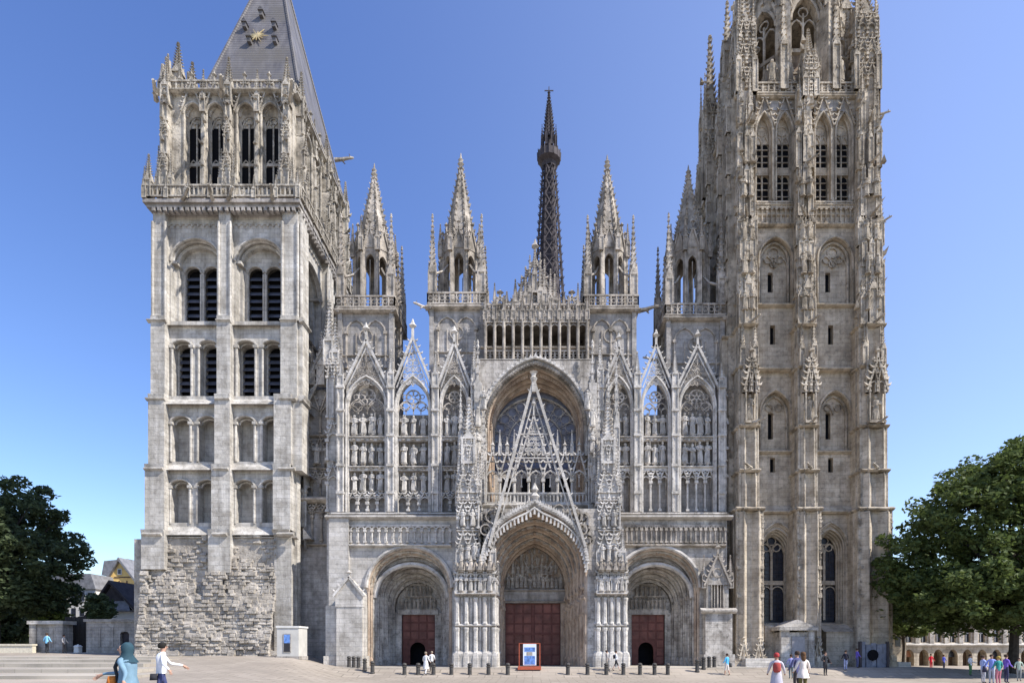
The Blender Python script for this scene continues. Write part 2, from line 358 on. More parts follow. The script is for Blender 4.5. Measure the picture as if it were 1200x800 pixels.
for v_ in range(6):
    b = MB(); fig(b, 0, 0, 0, 1, v_); b.lathe(0, 0, [(.16,-.04),(.17,0)], 6, 1, .8)
    me = bpy.data.meshes.new('statue_mesh'); me.from_pydata(b.v, [], b.f); me.materials.append(M['whitec']); STAT.append(me)
STATB = []
for me0 in STAT: m2 = me0.copy(); m2.materials[0] = M['brownc']; STATB.append(m2)
def statue(parent, x, y, z, h, rz=0, name='statue', pool=STAT):
    return inst(name, random.choice(pool), parent, (x, y, z), (h*random.uniform(.85,1.2), h, h*random.uniform(.86,1.04)), rz + random.uniform(-.6,.6))
def unit(fn, mat, name):
    b = MB(); fn(b); me = bpy.data.meshes.new(name); me.from_pydata(b.v, [], b.f); me.materials.append(M[mat]); return me
def pinset(mat): return [unit(lambda b: pinn(b, 0, 0, 0, 1, .16, ck=6), mat, 'pinnacle_mesh'), unit(lambda b: pinn(b, 0, 0, 0, 1, .10, ck=10, shaft=.38), mat, 'pinnacle_mesh'), unit(lambda b: pinn(b, 0, 0, 0, 1, .12, ck=8, shaft=.15), mat, 'pinnacle_mesh')]
PIN = {k: pinset(k) for k in ('carved', 'belfry', 'brownc', 'whitec')}
def pinnacle(parent, x, y, z, h, w=None, k=0, mat='carved', name='pinnacle', rz=0):
    bw = (.16,.10,.12)[k]*h; s_ = 1 if w is None else w/bw
    return inst(name, PIN[mat][k], parent, (x,y,z), (h*s_, h*s_, h), rz)
def gargoyle_mesh(mat):
    b = MB(); b.tube([(0,0,0),(0,-.45,.03),(0,-.8,.10),(0,-1.0,.12)], .13, 5, r1=.07); b.tube([(0,-.95,.12),(0,-1.15,.13)], .10, 5, r1=.05)
    b.tube([(-.04,-.95,.18),(-.1,-.9,.3)], .03, 3); b.tube([(.04,-.95,.18),(.1,-.9,.3)], .03, 3); b.tube([(0.08,-.45,0),(.1,-.6,-.15)], .04, 3); b.tube([(-.08,-.45,0),(-.1,-.6,-.15)], .04, 3)
    me = bpy.data.meshes.new('gargoyle_mesh'); me.from_pydata(b.v, [], b.f); me.materials.append(M[mat]); return me
GARG = {k: gargoyle_mesh(k) for k in ('carved','belfry','brownc')}
def gargoyle(parent, x, y, z, s_=1, rz=0, mat='carved'): return inst('gargoyle', GARG[mat], parent, (x,y,z), (s_,s_,s_), rz)
# ================================================================== ground
def gz(x, y):
    edge = -20 + max(0, -y)*.34
    L = 1 - sm(edge, edge + 4.5, x)
    left = .55 + .85*sm(-24, -3, y) + .25*sm(-3, 8, y)
    if x < edge - 2.5: left = lerp(left, .55 + .85*max(0, min(1, math.floor((y + 24)/3.6)/5)) + .25*sm(-3, 8, y), .0)
    mid = .58*sm(-7.6, -5.3, y); R = sm(30, 38, x); mid *= (1 - R)
    if x > 16: mid = max(mid, 0)
    mid += .12*sm(6, 12, x)*(1 - sm(-24, -14, y))
    return lerp(mid, left, L)
def ground():
    xs = [-3000,-1200,-500,-250,-140,-90] + [-70 + i*1.5 for i in range(94)] + [90,140,250,500,1200,3000]
    ys = [-400,-150,-70,-50] + [-45 + i*1.2 for i in range(52)] + [25,40,80,150,400,1200,3500]
    V = [(x, y, gz(x, y)) for y in ys for x in xs]; n = len(xs)
    Fs = [[j*n+i, j*n+i+1, (j+1)*n+i+1, (j+1)*n+i] for j in range(len(ys)-1) for i in range(n-1)]
    b = MB(); b.add(V, Fs); return b.build('ground', 'paving', kind='structure', smooth=True)
ground()
b = MB()
for k in range(5):                       # broad pale steps climbing to the left terrace
    y0 = -21 + k*3.4; y1 = y0 + 3.4
    z = gz(-32, y0 + 3.0) + .04
    b.box(-70, X(150 + 9*k, y0), y0, y1 + .3, z - .5, z)
b.build('steps', 'steps', kind='structure')
b = MB(); b.box(-14, 16.2, -5.35, 0.5, .2, .625); b.build('parvis_platform', 'steps', kind='structure')

# ================================================================== cathedral front
CA = thing('cathedral_front', 'pale Gothic cathedral front with three portals, a rose window and four spired turrets', 'cathedral', (0, 0, .6))
def outline_at(cx, wpx, base, spring, top, Y, n=12, k='p'):
    return arch(cx, wpx, Z(base,Y), Z(spring,Y), Z(top,Y)-Z(spring,Y), n, k)

# ---- nave mass and roof behind
b = MB(); b.box(X(560,6), X(695,6), 6, 60, 0, Z(372,6)); b.box(X(400,5), X(850,5), 5.2, 50, 0, Z(560,5)); b.build('nave_wall', 'grey', CA)
b = MB(); xm = X(627,6); zt = Z(350,6)
b.prism([(X(556,6), Z(380,6)), (X(699,6), Z(380,6)), (xm, zt+1.5)], 6.2, 60); b.build('roof', 'slate', CA)

# ---- portals
def portal(cpx, Yf, Yb, O, I, base, n, mats, sculpt=(), figs=.8, kind='p', band_mat=None, door_w=None):
    """O, I = (half width px at Yf / Yb, spring py, top py)"""
    n_sc = len(sculpt); cx = X(cpx, Yf); s0, s1 = (D+Yf)/F, (D+Yb)/F
    hw = [lerp(O[0]*s0, I[0]*s1, k/n) for k in range(n+1)]
    sp = [lerp(Z(O[1],Yf), Z(I[1],Yb), k/n) for k in range(n+1)]; tp = [lerp(Z(O[2],Yf), Z(I[2],Yb), k/n) for k in range(n+1)]
    zb = Z(base, Yf); out = [arch(cx, 2*hw[k], zb, sp[k], tp[k]-sp[k], 16, kind) for k in range(n+1)]
    ys = [lerp(Yf, Yb, k/n) for k in range(n+1)]
    for k in range(n):
        b = MB(); ym = lerp(ys[k], ys[k+1], .65 if n < 6 or n > 6 and mats != 'warm' else .6)
        b.loft(out[k], ys[k], out[k], ym); b.loft(out[k], ym, out[k+1], ym); b.loft(out[k+1], ym, out[k+1], ys[k+1])
        b.tube([(x, ys[k]+.06, z) for x, z in out[k]], (.085 if n_sc != 1 else .115) if mats != 'warm' else .15, 6, caps=False)
        mid = [((p[0]+q[0])/2, (p[1]+q[1])/2) for p, q in zip(out[k], out[k+1])]
        b.tube([(x, ym-.02, z) for x, z in mid], .06, 5, caps=False)
        for sd in (0, -1):
            x = mid[sd][0]; b.lathe(x, ym-.05, [(.2,zb),(.2,zb+.6),(.13,zb+.75)], 6); b.lathe(x, ym-.05, [(.1,sp[k]-.45),(.2,sp[k]-.1),(.2,sp[k])], 6)
            x2 = out[k][sd][0]; b.lathe(x2, ys[k]+.06, [(.1,sp[k]-.4),(.17,sp[k]-.1),(.17,sp[k])], 6)
            if mats == 'warm':
                fig(b, lerp(x, x2, .3), ym-.28, lerp(zb, sp[k], .52), 1.75, k % 4, n=6); canopy(b, lerp(x, x2, .3), ym-.25, lerp(zb, sp[k], .52)+1.8, .55, .8); b.tube([(lerp(x,x2,.3), ym-.25, zb+.6), (lerp(x,x2,.3), ym-.25, lerp(zb, sp[k], .5))], .10, 6); b.lathe(lerp(x,x2,.3), ym-.25, [(.1,lerp(zb,sp[k],.45)),(.2,lerp(zb,sp[k],.51))], 6)
        b.build('archivolt', 'warm' if (k in sculpt and n_sc == 1) else mats, CA)
        if k in sculpt:
            b = MB(); arc = mid[1:-1]; pts = []
            for p, q in zip(arc, arc[1:]):
                m_ = max(1, round(math.dist(p, q)/(figs*1.05)))
                for j in range(m_): pts.append((lerp(p[0],q[0],(j+.5)/m_), lerp(p[1],q[1],(j+.5)/m_), atan2(q[1]-p[1], q[0]-p[0])))
            for (x, z, an) in pts:
                th = (pi/2 - an) if x < cx else (-pi/2 - an)
                up = Vector((cos(an), 0, sin(an))) * (1 if x < cx else -1)
                Mx = Matrix.Translation((x - up.x*figs*.5, ym-.16, z - up.z*figs*.5)) @ Matrix.Rotation(atan2(up.x, up.z), 4, 'Y') @ Matrix.Diagonal((figs*1.25, figs, figs, 1))
                fig(b, 0, 0, 0, 1, random.randrange(4), Mx, n=5)
            b.build('sculpted_arch', band_mat or mats, CA, kind='stuff')
    return cx, out[-1], ys[-1]
def door_leaf(x0, x1, z0, z1, y, rows=4, cols=2, wick=None):
    b = MB()
    if wick:
        o = arch(*wick); b.panel(x0, x1, z0, z1, o, y, y+.18); b.rect(o[0][0]-.1, o[-1][0]+.1, z0, wick[3]+wick[4]+.1, y+1.2)
    else: b.box(x0, x1, y, y+.15, z0, z1)
    d = b.build('door', 'door', CA)
    pw, ph = (x1-x0)/cols, (z1-z0)/rows; me = None
    for i in range(cols):
        for j in range(rows):
            a0, a1, c0, c1 = x0+i*pw+.08, x0+(i+1)*pw-.08, z0+j*ph+.08, z0+(j+1)*ph-.08
            if wick and c0 < wick[3]+wick[4] and a1 > wick[0]-wick[1]/2-.05 and a0 < wick[0]+wick[1]/2+.05: continue
            q = MB(); q.box(a0, a1, y-.05, y, c0, c1); q.frus((a0+a1)/2, y-.075, c0+.12, c1-.12, (a1-a0)/2-.12, .03, (a1-a0)/2-.12, .03)
            q.build('panel', 'door_panel', d)
    return d
# wall of the left and right portal
for sgn in (-1, 1):
    c = 480 if sgn < 0 else 770
    Yf, Yb = -1.3, 2.4
    cx, O0, yb = portal(c, Yf, Yb, (48.5, 688, 643), (27, 712, 682), 781, 6, 'front', sculpt=(0,), figs=.8, kind=None, band_mat='brown')
    o = arch(X(c,Yf), 2*48.5*(D+Yf)/F, Z(781,Yf), Z(688,Yf), Z(643,Yf)-Z(688,Yf), 16, None)
    xl, xr = (X(388,Yf), X(537,Yf)) if sgn < 0 else (X(713,Yf), X(852,Yf))
    b = MB(); b.panel(xl, xr, Z(783,Yf), Z(600,Yf), o, Yf, Yf+.3)
    xo = xl if sgn < 0 else xr; b.box(min(xo, xo-sgn*.02), max(xo, xo-sgn*.02), Yf+.002, 4, 0, Z(600,Yf))
    b.build('portal_wall', 'white' if sgn < 0 else 'front', CA)
    b = MB(); hood = arch(X(c,Yf), 2*50.5*(D+Yf)/F, Z(688,Yf), Z(688,Yf), Z(640,Yf)-Z(688,Yf), 16, None)[1:-1]
    b.tube([(x, Yf-.08, z) for x, z in hood], .17, 6); b.build('hood_mould', 'whitec', CA)
    # lit inner arch below the sculpted band
    ym = lerp(Yf, Yb, .22); b = MB(); inn = arch(X(c,Yf), 2*43*(D+ym)/F, Z(700,ym), Z(700,ym), Z(661,ym)-Z(700,ym), 16, None)[1:-1]
    b.tube([(x, ym-.1, z) for x, z in inn], .2, 6); b.build('arch_mould', 'whitec', CA)
    # tympanum, lintel, door
    zl = Z(719, yb); dw = 19.5*(D+yb)/F
    b = MB(); b.fill(O0[1:-1] + [(O0[-1][0], zl), (O0[0][0], zl)], yb + .25); b.rect(O0[0][0]-.6, cx-dw, 0, zl+.1, yb+.05); b.rect(cx+dw, O0[-1][0]+.6, 0, zl+.1, yb+.05); b.box(cx-dw-.3, cx+dw+.3, yb-.05, yb+.4, zl-.05, zl+.35)
    b.build('tympanum', 'front', CA)
    b = MB()
    zr = zl + .45
    for row, (nn, hh, ww) in enumerate(((9, .95, .82), (6, .85, .58), (3, .7, .3))):
        for i in range(nn):
            x = cx + (i - (nn-1)/2) * 2*dw*1.2*ww/max(1,nn-1); fig(b, x, yb + .05, zr, hh, random.randrange(4), n=5)
        b.box(cx-dw*1.3*ww-.15, cx+dw*1.3*ww+.15, yb-.02, yb+.2, zr-.12, zr); zr += hh + .15
    b.build('relief', 'carved', CA, kind='stuff')
    wk = (cx + (-.1 if sgn < 0 else -.15), 18*(D+yb)/F, .62, Z(761,yb+.3), Z(752,yb+.3)-Z(761,yb+.3), 10)
    door_leaf(cx-dw, cx+dw, .62, zl, yb+.3, 6, 4, wk)
    b = MB(); b.box(wk[0]-wk[1], wk[0]+wk[1], yb+1.4, yb+1.5, .6, 5); b.build('painted_darkness', 'dark', CA)  # panel painted near black for the darkness inside the open wicket
    # blind balustrade gallery and cornice over the portal
    g0, g1 = (411.6, 528) if sgn < 0 else (734, 849)
    b = MB(front_T(Yf)); nG = 14 if sgn < 0 else 20
    arcade(b, X(g0,Yf), X(g1,Yf), Z(636,Yf), Z(617,Yf), nG, -.16, .07, 1.1, mull=0)
    string(b, X(g0-2,Yf), X(g1+1,Yf), Z(639,Yf), 0, .35, .3); b.box(X(g0-2,Yf), X(g1,Yf), -.22, 0, Z(617,Yf), Z(615,Yf)+.02)
    b.build('blind_gallery', 'whitec' if sgn < 0 else 'carved', CA)
    b = MB(front_T(Yf)); string(b, xl-.35, xr+.35, Z(606,Yf), 0, .5, .45)
    slope_sill(b, xl-.2, xr+.2, Z(603,Yf), Z(597,Yf), -.35, 1.3); b.build('cornice', 'white', CA)
# stepped pier with gabled offset at the left corner
Yf = -1.3
b = MB(); b.box(X(387,Yf), X(410,Yf), Yf-.35, Yf+4, 0, Z(606,Yf)); b.box(X(388,Yf)-.1, X(432,Yf), Yf-1.0, Yf-.35, 0, Z(710,Yf))
b.box(X(387,Yf)-.15, X(433,Yf), Yf-1.15, Yf, 0, Z(768,Yf))
b.prism([(X(400,Yf),Z(712,Yf)),(X(431,Yf),Z(712,Yf)),(X(431,Yf),Z(698,Yf)),(X(415.5,Yf),Z(679,Yf)),(X(400,Yf),Z(698,Yf))], Yf-1.5, Yf-.2)
b.box(X(401,Yf), X(430.5,Yf), Yf-1.45, Yf-.9, 0, Z(709,Yf)); b.build('corner_pier', 'white', CA)
b = MB(); gablet(b, X(398,Yf), X(433,Yf), Z(700,Yf), Z(678,Yf), Yf-1.55, .12, 3, True, .2); b.build('pier_gable', 'whitec', CA)
# niche aedicule right of the right portal
b = MB(front_T(Yf)); x0, x1 = X(823,Yf), X(851,Yf)
b.box(x0, x1+.2, -.9, 0, 0, Z(719,Yf)); b.box(x0-.15, x1+.35, -1.05, 0, 0, Z(766,Yf)); string(b, x0-.4, x1+.5, Z(716,Yf), -.85, .35, .45)
b.box(x0+.1, x0+.55, -.75, 0, Z(714,Yf), Z(685,Yf)); b.box(x1-.5, x1-.05, -.75, 0, Z(714,Yf), Z(685,Yf)); xc = (x0+x1)/2
b.prism([(x0,Z(686,Yf)),(x1,Z(686,Yf)),(xc,Z(652,Yf))], -.85, 0); b.build('niche', 'front', CA)
b = MB(front_T(Yf)); gablet(b, x0-.1, x1+.1, Z(687,Yf), Z(651,Yf), -.95, .1, 6, True, .22); arcade(b, x0+.5, x1-.45, Z(714,Yf), Z(672,Yf), 2, -.8, .06, 1.1, gab=.0, mull=1)
ring(b, xc, Z(672,Yf), -.9, .35, .06); b.build('niche_tracery', 'carved', CA)
pinnacle(CA, x0-.05, Yf-.7, Z(690,Yf), 2.6, .4, 1, 'carved'); pinnacle(CA, x1+.1, Yf-.7, Z(690,Yf), 2.6, .4, 1, 'carved')

# ---- set-back wall between the bell tower and the left portal
Y2 = 2.0
b = MB(); b.box(X(322,Y2), X(392,Y2), Y2, 6, 0, Z(588,Y2)); b.box(X(350,Y2), X(400,Y2), Y2+.8, 6, 0, Z(452,Y2)); b.box(X(336,Y2), X(343,Y2), Y2-.4, Y2, 0, Z(590,Y2)); b.build('side_wall', 'grey', CA)
b = MB(front_T(Y2)); arcade(b, X(345,Y2), X(388,Y2), Z(634,Y2), Z(592,Y2), 4, -.12, .09, 1.1, gab=.5); string(b, X(334,Y2), X(392,Y2), Z(586,Y2), 0, .7, .7); string(b, X(343,Y2), X(390,Y2), Z(638,Y2), 0, .3, .3)
arcade(b, X(352,Y2), X(392,Y2), Z(580,Y2), Z(548,Y2), 4, .68, .08, 1.2, gab=.6); arcade(b, X(352,Y2), X(392,Y2), Z(543,Y2), Z(510,Y2), 3, .68, .08, 1.2, gab=.8); arcade(b, X(352,Y2), X(392,Y2), Z(504,Y2), Z(452,Y2), 2, .68, .08, 1.3, gab=1.4)
for p_ in (546, 507): string(b, X(350,Y2), X(394,Y2), Z(p_,Y2), .8, .3, .3)
b.build('side_arcade', 'carved', CA)
for px in (357, 369, 381): statue(CA, X(px,Y2), Y2+.5, Z(540,Y2), 1.7)
b = MB(); b.box(X(383,.6), X(399,.6), .6, 5, 0, Z(420,.6)); b.build('flank_buttress', 'white', CA)
b = MB(front_T(.6)); arcade(b, X(384,.6), X(398,.6), Z(600,.6), Z(545,.6), 1, -.1, .1, 1.2, gab=.9); arcade(b, X(384,.6), X(398,.6), Z(540,.6), Z(495,.6), 1, -.1, .1, 1.2, gab=.9); arcade(b, X(384,.6), X(398,.6), Z(490,.6), Z(425,.6), 2, -.1, .08, 1.2, gab=.9)
b.build('flank_tracery', 'whitec', CA)
for (px, top, bot, hh) in ((386,352,430,0),(393,372,440,0),(398,395,450,0)): pinnacle(CA, X(px,1), 1.0+.2*hh, Z(bot,1), Z(top,1)-Z(bot,1), .75, 1, 'whitec')
pinnacle(CA, X(366,2.4), 2.4, Z(452,2.4), 3.4, .6, 1, 'carved'); pinnacle(CA, X(377,2.4), 2.4, Z(452,2.4), 4.6, .6, 1, 'whitec'); pinnacle(CA, X(355,2.4), 2.4, Z(452,2.4), 2.6, .5, 1, 'carved')
# raking crocketed flyer climbing to the tower
b = MB(); b.tube([(X(350,2.2),2.2,Z(470,2.2)),(X(382,2.2),2.2,Z(398,2.2))], .14, 5); b.tube([(X(352,2.2),2.2,Z(490,2.2)),(X(386,2.2),2.2,Z(418,2.2))], .1, 5)
for i in range(9): t=(i+.5)/9; crocket(b, lerp(X(350,2.2),X(382,2.2),t), 2.2, lerp(Z(468,2.2),Z(396,2.2),t), .35, -.5, 0); ring(b, lerp(X(352,2.2),X(383,2.2),t), lerp(Z(479,2.2),Z(408,2.2),t), 2.2, .32, .06, 8)
b.build('flying_buttress', 'whitec', CA)

# ---- statue screens
def tracery(b, xl, xr, z0, zs, zt, y, r=.05, kind=0):
    """flowing tracery filling an arch head between z0 and the arch from zs to zt"""
    w_ = xr-xl; xc = (xl+xr)/2; R = min(w_*.24, (zt-zs)*.42); zc = zs + (zt-zs)*.38
    ring(b, xc, zc, y, R, r); 
    for k in range(6): an = k*pi/3; ring(b, xc+R*.58*cos(an), zc+R*.58*sin(an), y, R*.36, r*.7, 7, 3)
    for sd in (-1, 1): ring(b, xc+sd*w_*.27, zs+(zt-zs)*.02, y, w_*.14, r*.8, 9, 4); ring(b, xc+sd*w_*.3, zs+(zt-zs)*.4, y, w_*.07, r*.7, 7, 3)
    for k in range(4):
        arcs(b, xl+w_*(k+.5)/4, w_/4, z0+(zs-z0)*.35, w_*.16, y, r*.8, 6)
    for k in range(1, 4): b.tube([(xl+w_*k/4, y, z0),(xl+w_*k/4, y, z0+(zs-z0)*.4)], r*.8, 4, caps=False)
    for sd in (-1, 1): arcs(b, xc+sd*w_/4, w_/2, z0+(zs-z0)*.45, w_*.33, y, r, 8)
def gable_tracery(b, xl, xr, z0, z1, y, r=.05):
    w_ = xr-xl; h = z1-z0; xc = (xl+xr)/2
    for j, n in enumerate((5, 4, 3, 2, 1)):
        z = z0 + h*(.09+.15*j); ww = w_*(1-(.09+.15*j))*.80
        for i in range(n):
            R = ww/n*.46; ring(b, xc+(i-(n-1)/2)*ww/n, z, y, R, r, 8, 4)
            ring(b, xc+(i-(n-1)/2)*ww/n, z, y, R*.45, r*.7, 5, 3)
    b.tube([(xc,y,z0),(xc,y,z1)], r, 4)
def bay(pl, pr, apex, nst, op=False, rows3=True, Y=0.0, skip=0):
    xl, xr = X(pl,Y), X(pr,Y); xc = (xl+xr)/2; w_ = xr-xl
    zs, zt = Z(476,Y), Z(441,Y)
    o = arch(xc, w_-.5, Z(600,Y), zs, zt-zs, 12, 'p'); i_ = arch(xc, w_-.85, Z(600,Y), zs, zt-zs-.3, 12, 'p')
    b = MB(); b.loft(o, Y-.05, i_, Y-.05); b.loft(i_, Y-.05, i_, Y+.5); b.loft(o, Y-.05, o, Y+.4)
    b.tube([(x, Y-.1, z) for x, z in o], .09, 5, caps=False)
    if not op:        # spandrel between arch and gable
        for p, q in zip(o[1:-1], o[2:-1]):
            if q[0]-p[0] > 1e-4: b.add([(p[0],Y+.05,p[1]),(q[0],Y+.05,q[1]),(q[0],Y+.05,zt+.35),(p[0],Y+.05,zt+.35)], [[0,1,2,3]])
    b.build('screen_arch', 'whitec', CA)
    g = MB(); gablet(g, xl-.05, xr+.05, Z(457,Y), Z(apex,Y), Y-.12, .13, 8, True, .2); 
    g.tube([(xl+.35,Y-.1,Z(455,Y)),(xc,Y-.1,Z(apex+9,Y))], .06, 4); g.tube([(xr-.35,Y-.1,Z(455,Y)),(xc,Y-.1,Z(apex+9,Y))], .06, 4)
    gm = g.build('gable', 'whitec', CA)
    t = MB(); gable_tracery(t, xl+.3, xr-.3, Z(453,Y)+.6*0, Z(apex+6,Y), Y-.05, .045)
    t.build('tracery', 'whitec' if op else 'carved', gm)
    t = MB(); tracery(t, xl+.45, xr-.45, Z(484,Y), zs, zt-.3, Y+.2, .06); t.build('tracery', 'carved', CA)
    b = MB(front_T(Y))
    if not op: b.box(xl, xr, .75, 1.2, Z(600,Y), Z(440,Y))
    else: b.box(xl, xr, .75, 1.2, Z(600,Y), Z(482,Y))
    b.build('screen_wall', 'grey', CA)
    b = MB(front_T(Y))
    for p_ in (511, 546): string(b, xl, xr, Z(p_,Y), .75, .75, .34); b.box(xl, xr, .15, .75, Z(p_+1,Y)-.25, Z(p_,Y)-.1)
    arcade(b, xl+.3, xr-.3, Z(598,Y), Z(549 if not rows3 else 576,Y), nst*(1 if rows3 else 1), .3, .09, 1.2, gab=.55 if not rows3 else .35)
    b.build('screen_arcade', 'whitec', CA)
    step = (w_-1.0)/nst; cb = MB()
    for i in range(nst):
        if i < skip: continue
        x = xl+.5+(i+.5)*step
        for (base, hpx) in ((507, 25), (541, 25)) + (((574, 24),) if rows3 else ()):
            zb = Z(base,Y); statue(CA, x, Y+.35, zb, hpx/14.4)
            if base != 507: canopy(cb, x, Y+.35, zb+hpx/14.4+.04, .62, .42)
            corbel(cb, x, Y+.35, zb-.03, .5)
    for i in range(nst+1):
        x = xl+.5+i*step
        for (z0, z1) in ((Z(509,Y), Z(484,Y)), (Z(544,Y), Z(513,Y)), (Z(577,Y), Z(549,Y))): cb.tube([(x,Y+.55,z0),(x,Y+.55,z1)], .055, 4, caps=False)
    cb.build('canopy_work', 'carved', CA)
def pillar(px, top, Y=0.0, w=.42, mat='whitec', bot=600, tp=True):
    x = X(px,Y); b = MB(); b.box(x-w/2, x+w/2, Y-.28, Y+.6, Z(bot,Y), Z(452,Y))
    for sd in (-1, 1): b.tube([(x+sd*w*.5, Y-.28, Z(bot,Y)), (x+sd*w*.5, Y-.28, Z(452,Y))], .09, 5)
    for p_ in (455, 482, 511, 546, 578): b.box(x-w*.75, x+w*.75, Y-.42, Y, Z(p_,Y)-.1, Z(p_,Y)+.1)
    b.build('pillar', mat, CA)
    pinnacle(CA, x, Y-.05, Z(456,Y), Z(top,Y)-Z(456,Y), .5, 1, 'carved' if mat != 'whitec' else 'whitec')
bay(402, 457, 399, 4); bay(460, 508, 396, 3, op=True, rows3=True); bay(512, 553, 402, 3)
bay(705, 745, 408, 3, rows3=False); bay(748, 789, 405, 3, op=True, rows3=False); bay(792, 842, 405, 4, rows3=False)
for px, tp in ((400,418),(458.5,410),(510.5,412),(556,400),(703,398),(746.5,412),(790.5,412),(845,425)): pillar(px, tp)
# right return buttress next to the right tower
b = MB(); b.box(X(841,0), X(853,0), .2, 4, 0, Z(440,0)); b.build('flank_buttress', 'front', CA)
for k, z in enumerate((452, 480, 512, 545)): statue(CA, X(848,0), -.1, Z(z+28,0), 1.6)

# ---- rose window wall between the inner pillars
Y = 0.0; xc = X(627.5)
o1 = arch(xc, X(686)-X(569), Z(600), Z(500), Z(425)-Z(500), 18, None if False else 'p')
b = MB(front_T(Y)); b.panel(X(556), X(699), Z(600), Z(420), o1, 0, .5); b.build('rose_wall', 'front', CA)
n = 5; prev = o1
for k in range(n):
    a = k/n; a2 = (k+1)/n
    oo = lambda t: arch(xc, lerp(X(686)-X(569), (X(676)-X(579))*1.03, t), Z(600), lerp(Z(500), Z(506,2.4), t), lerp(Z(425)-Z(500), Z(458,2.4)-Z(506,2.4), t), 18, 'p')
    y0, y1 = lerp(0, 2.6, a), lerp(0, 2.6, a2)
    b = MB(); b.loft(oo(a), y0, oo(a), lerp(y0,y1,.6)); b.loft(oo(a), lerp(y0,y1,.6), oo(a2), lerp(y0,y1,.6)); b.loft(oo(a2), lerp(y0,y1,.6), oo(a2), y1)
    b.tube([(x, y0-.02, z) for x, z in oo(a)], .13, 5, caps=False)
    if k in (0, 2):
        pts = oo(a+.08)[1:-1]
        for p, q in zip(pts, pts[1:]):
            for j in range(3): crocket(b, lerp(p[0],q[0],j/3), y0-.05, lerp(p[1],q[1],j/3), .28, 0, -1)
    b.build('archivolt', 'warm' if k else 'carved', CA)
b = MB(); hood = [(x, -.12, z+.12) for x, z in arch(xc, X(690)-X(565), Z(500), Z(500), Z(421)-Z(500), 18, 'p')[1:-1]]; b.tube(hood, .14, 5)
for p, q in zip(hood, hood[1:]):
    crocket(b, p[0], p[1], p[2]+.1, .34, 0, -.3); crocket(b, (p[0]+q[0])/2, p[1], (p[2]+q[2])/2+.1, .34, 0, -.3)
b.build('hood_mould', 'whitec', CA)
yR = 2.6; zc = Z(517,yR); xcr = xc; RR = 3.75
b = MB(); b.rect(X(565,yR), X(690,yR), Z(600,yR), Z(440,yR), yR+.3); rw = b.build('rose_window', 'rose', CA)
b = MB()
for R_, n_, rr in ((RR, 32, .10), (RR*.62, 24, .06), (RR*.22, 12, .07)): ring(b, xcr, zc, yR+.1, R_, rr, n_, 5)
for k in range(24):
    an = 2*pi*k/24; c_, s_ = cos(an), sin(an)
    b.tube([(xcr+RR*.22*c_, yR+.12, zc+RR*.22*s_), (xcr+RR*.62*c_, yR+.12, zc+RR*.62*s_)], .03, 4, caps=False)
    b.tube([(xcr+RR*.62*c_, yR+.12, zc+RR*.62*s_), (xcr+RR*.98*c_, yR+.12, zc+RR*.98*s_)], .04, 4, caps=False)
    ring(b, xcr+RR*.86*cos(an+pi/24), zc+RR*.86*sin(an+pi/24), yR+.12, RR*.11, .03, 8, 4)
    ring(b, xcr+RR*.7*cos(an+pi/24), zc+RR*.7*sin(an+pi/24), yR+.12, RR*.06, .03, 6, 3)
    ring(b, xcr+RR*.36*cos(an), zc+RR*.36*sin(an), yR+.12, RR*.055, .025, 6, 3)
for sd in (-1, 1): 
    for (dx, dz, R_) in ((4.3, 2.3, .5), (3.6, 3.4, .45), (4.6, 1.2, .35)): ring(b, xcr+sd*dx, zc+dz, yR+.1, R_, .06, 10, 4)
b.build('tracery', 'front', rw)

# ---- lower gallery in front of the rose
Y = -.5
b = MB(front_T(Y)); x0, x1 = X(566,Y), X(690,Y)
b.box(x0, x1, .6, 2.8, Z(597,Y), Z(591,Y)); string(b, x0-.2, x1+.2, Z(592,Y), 0, .35, .35); b.box(x0, x1, 0, .7, Z(596,Y), Z(592,Y)-.05)
b.box(x0, x1, 2.6, 2.8, Z(592,Y), Z(545,Y)); b.build('gallery_floor', 'white', CA)
b = MB(front_T(Y)); arcade(b, x0+.2, x1-.2, Z(590,Y), Z(528,Y), 7, 0, .1, 1.3, gab=1.6)
arcade(b, x0+.2, x1-.2, Z(570,Y), Z(553,Y), 14, .15, .05, 1.2); b.build('gallery_arcade', 'whitec', CA)
b = MB(front_T(Y)); balus(b, x0+.2, x1-.2, Z(590,Y), Z(577,Y), 28, -.05, .035, 0, .07); b.build('balustrade', 'whitec', CA)
b = MB(front_T(Y)); balus(b, x0+.2, x1-.2, Z(541,Y), Z(529,Y), 34, .1, .035, 0, .07); b.build('balustrade', 'carved', CA)
for i in range(15): pinnacle(CA, lerp(x0+.2, x1-.2, i/14), Y, Z(534,Y), (1.5 if i % 2 else 2.1), .24, 1, 'whitec')
for i in range(4): 
    b = MB(); xx = lerp(x0, x1, (1.5+i*1.35)/7); b.rect(xx-.42, xx+.42, Z(578,2), Z(560,2), 2.0); b.build('window', 'dark', CA)
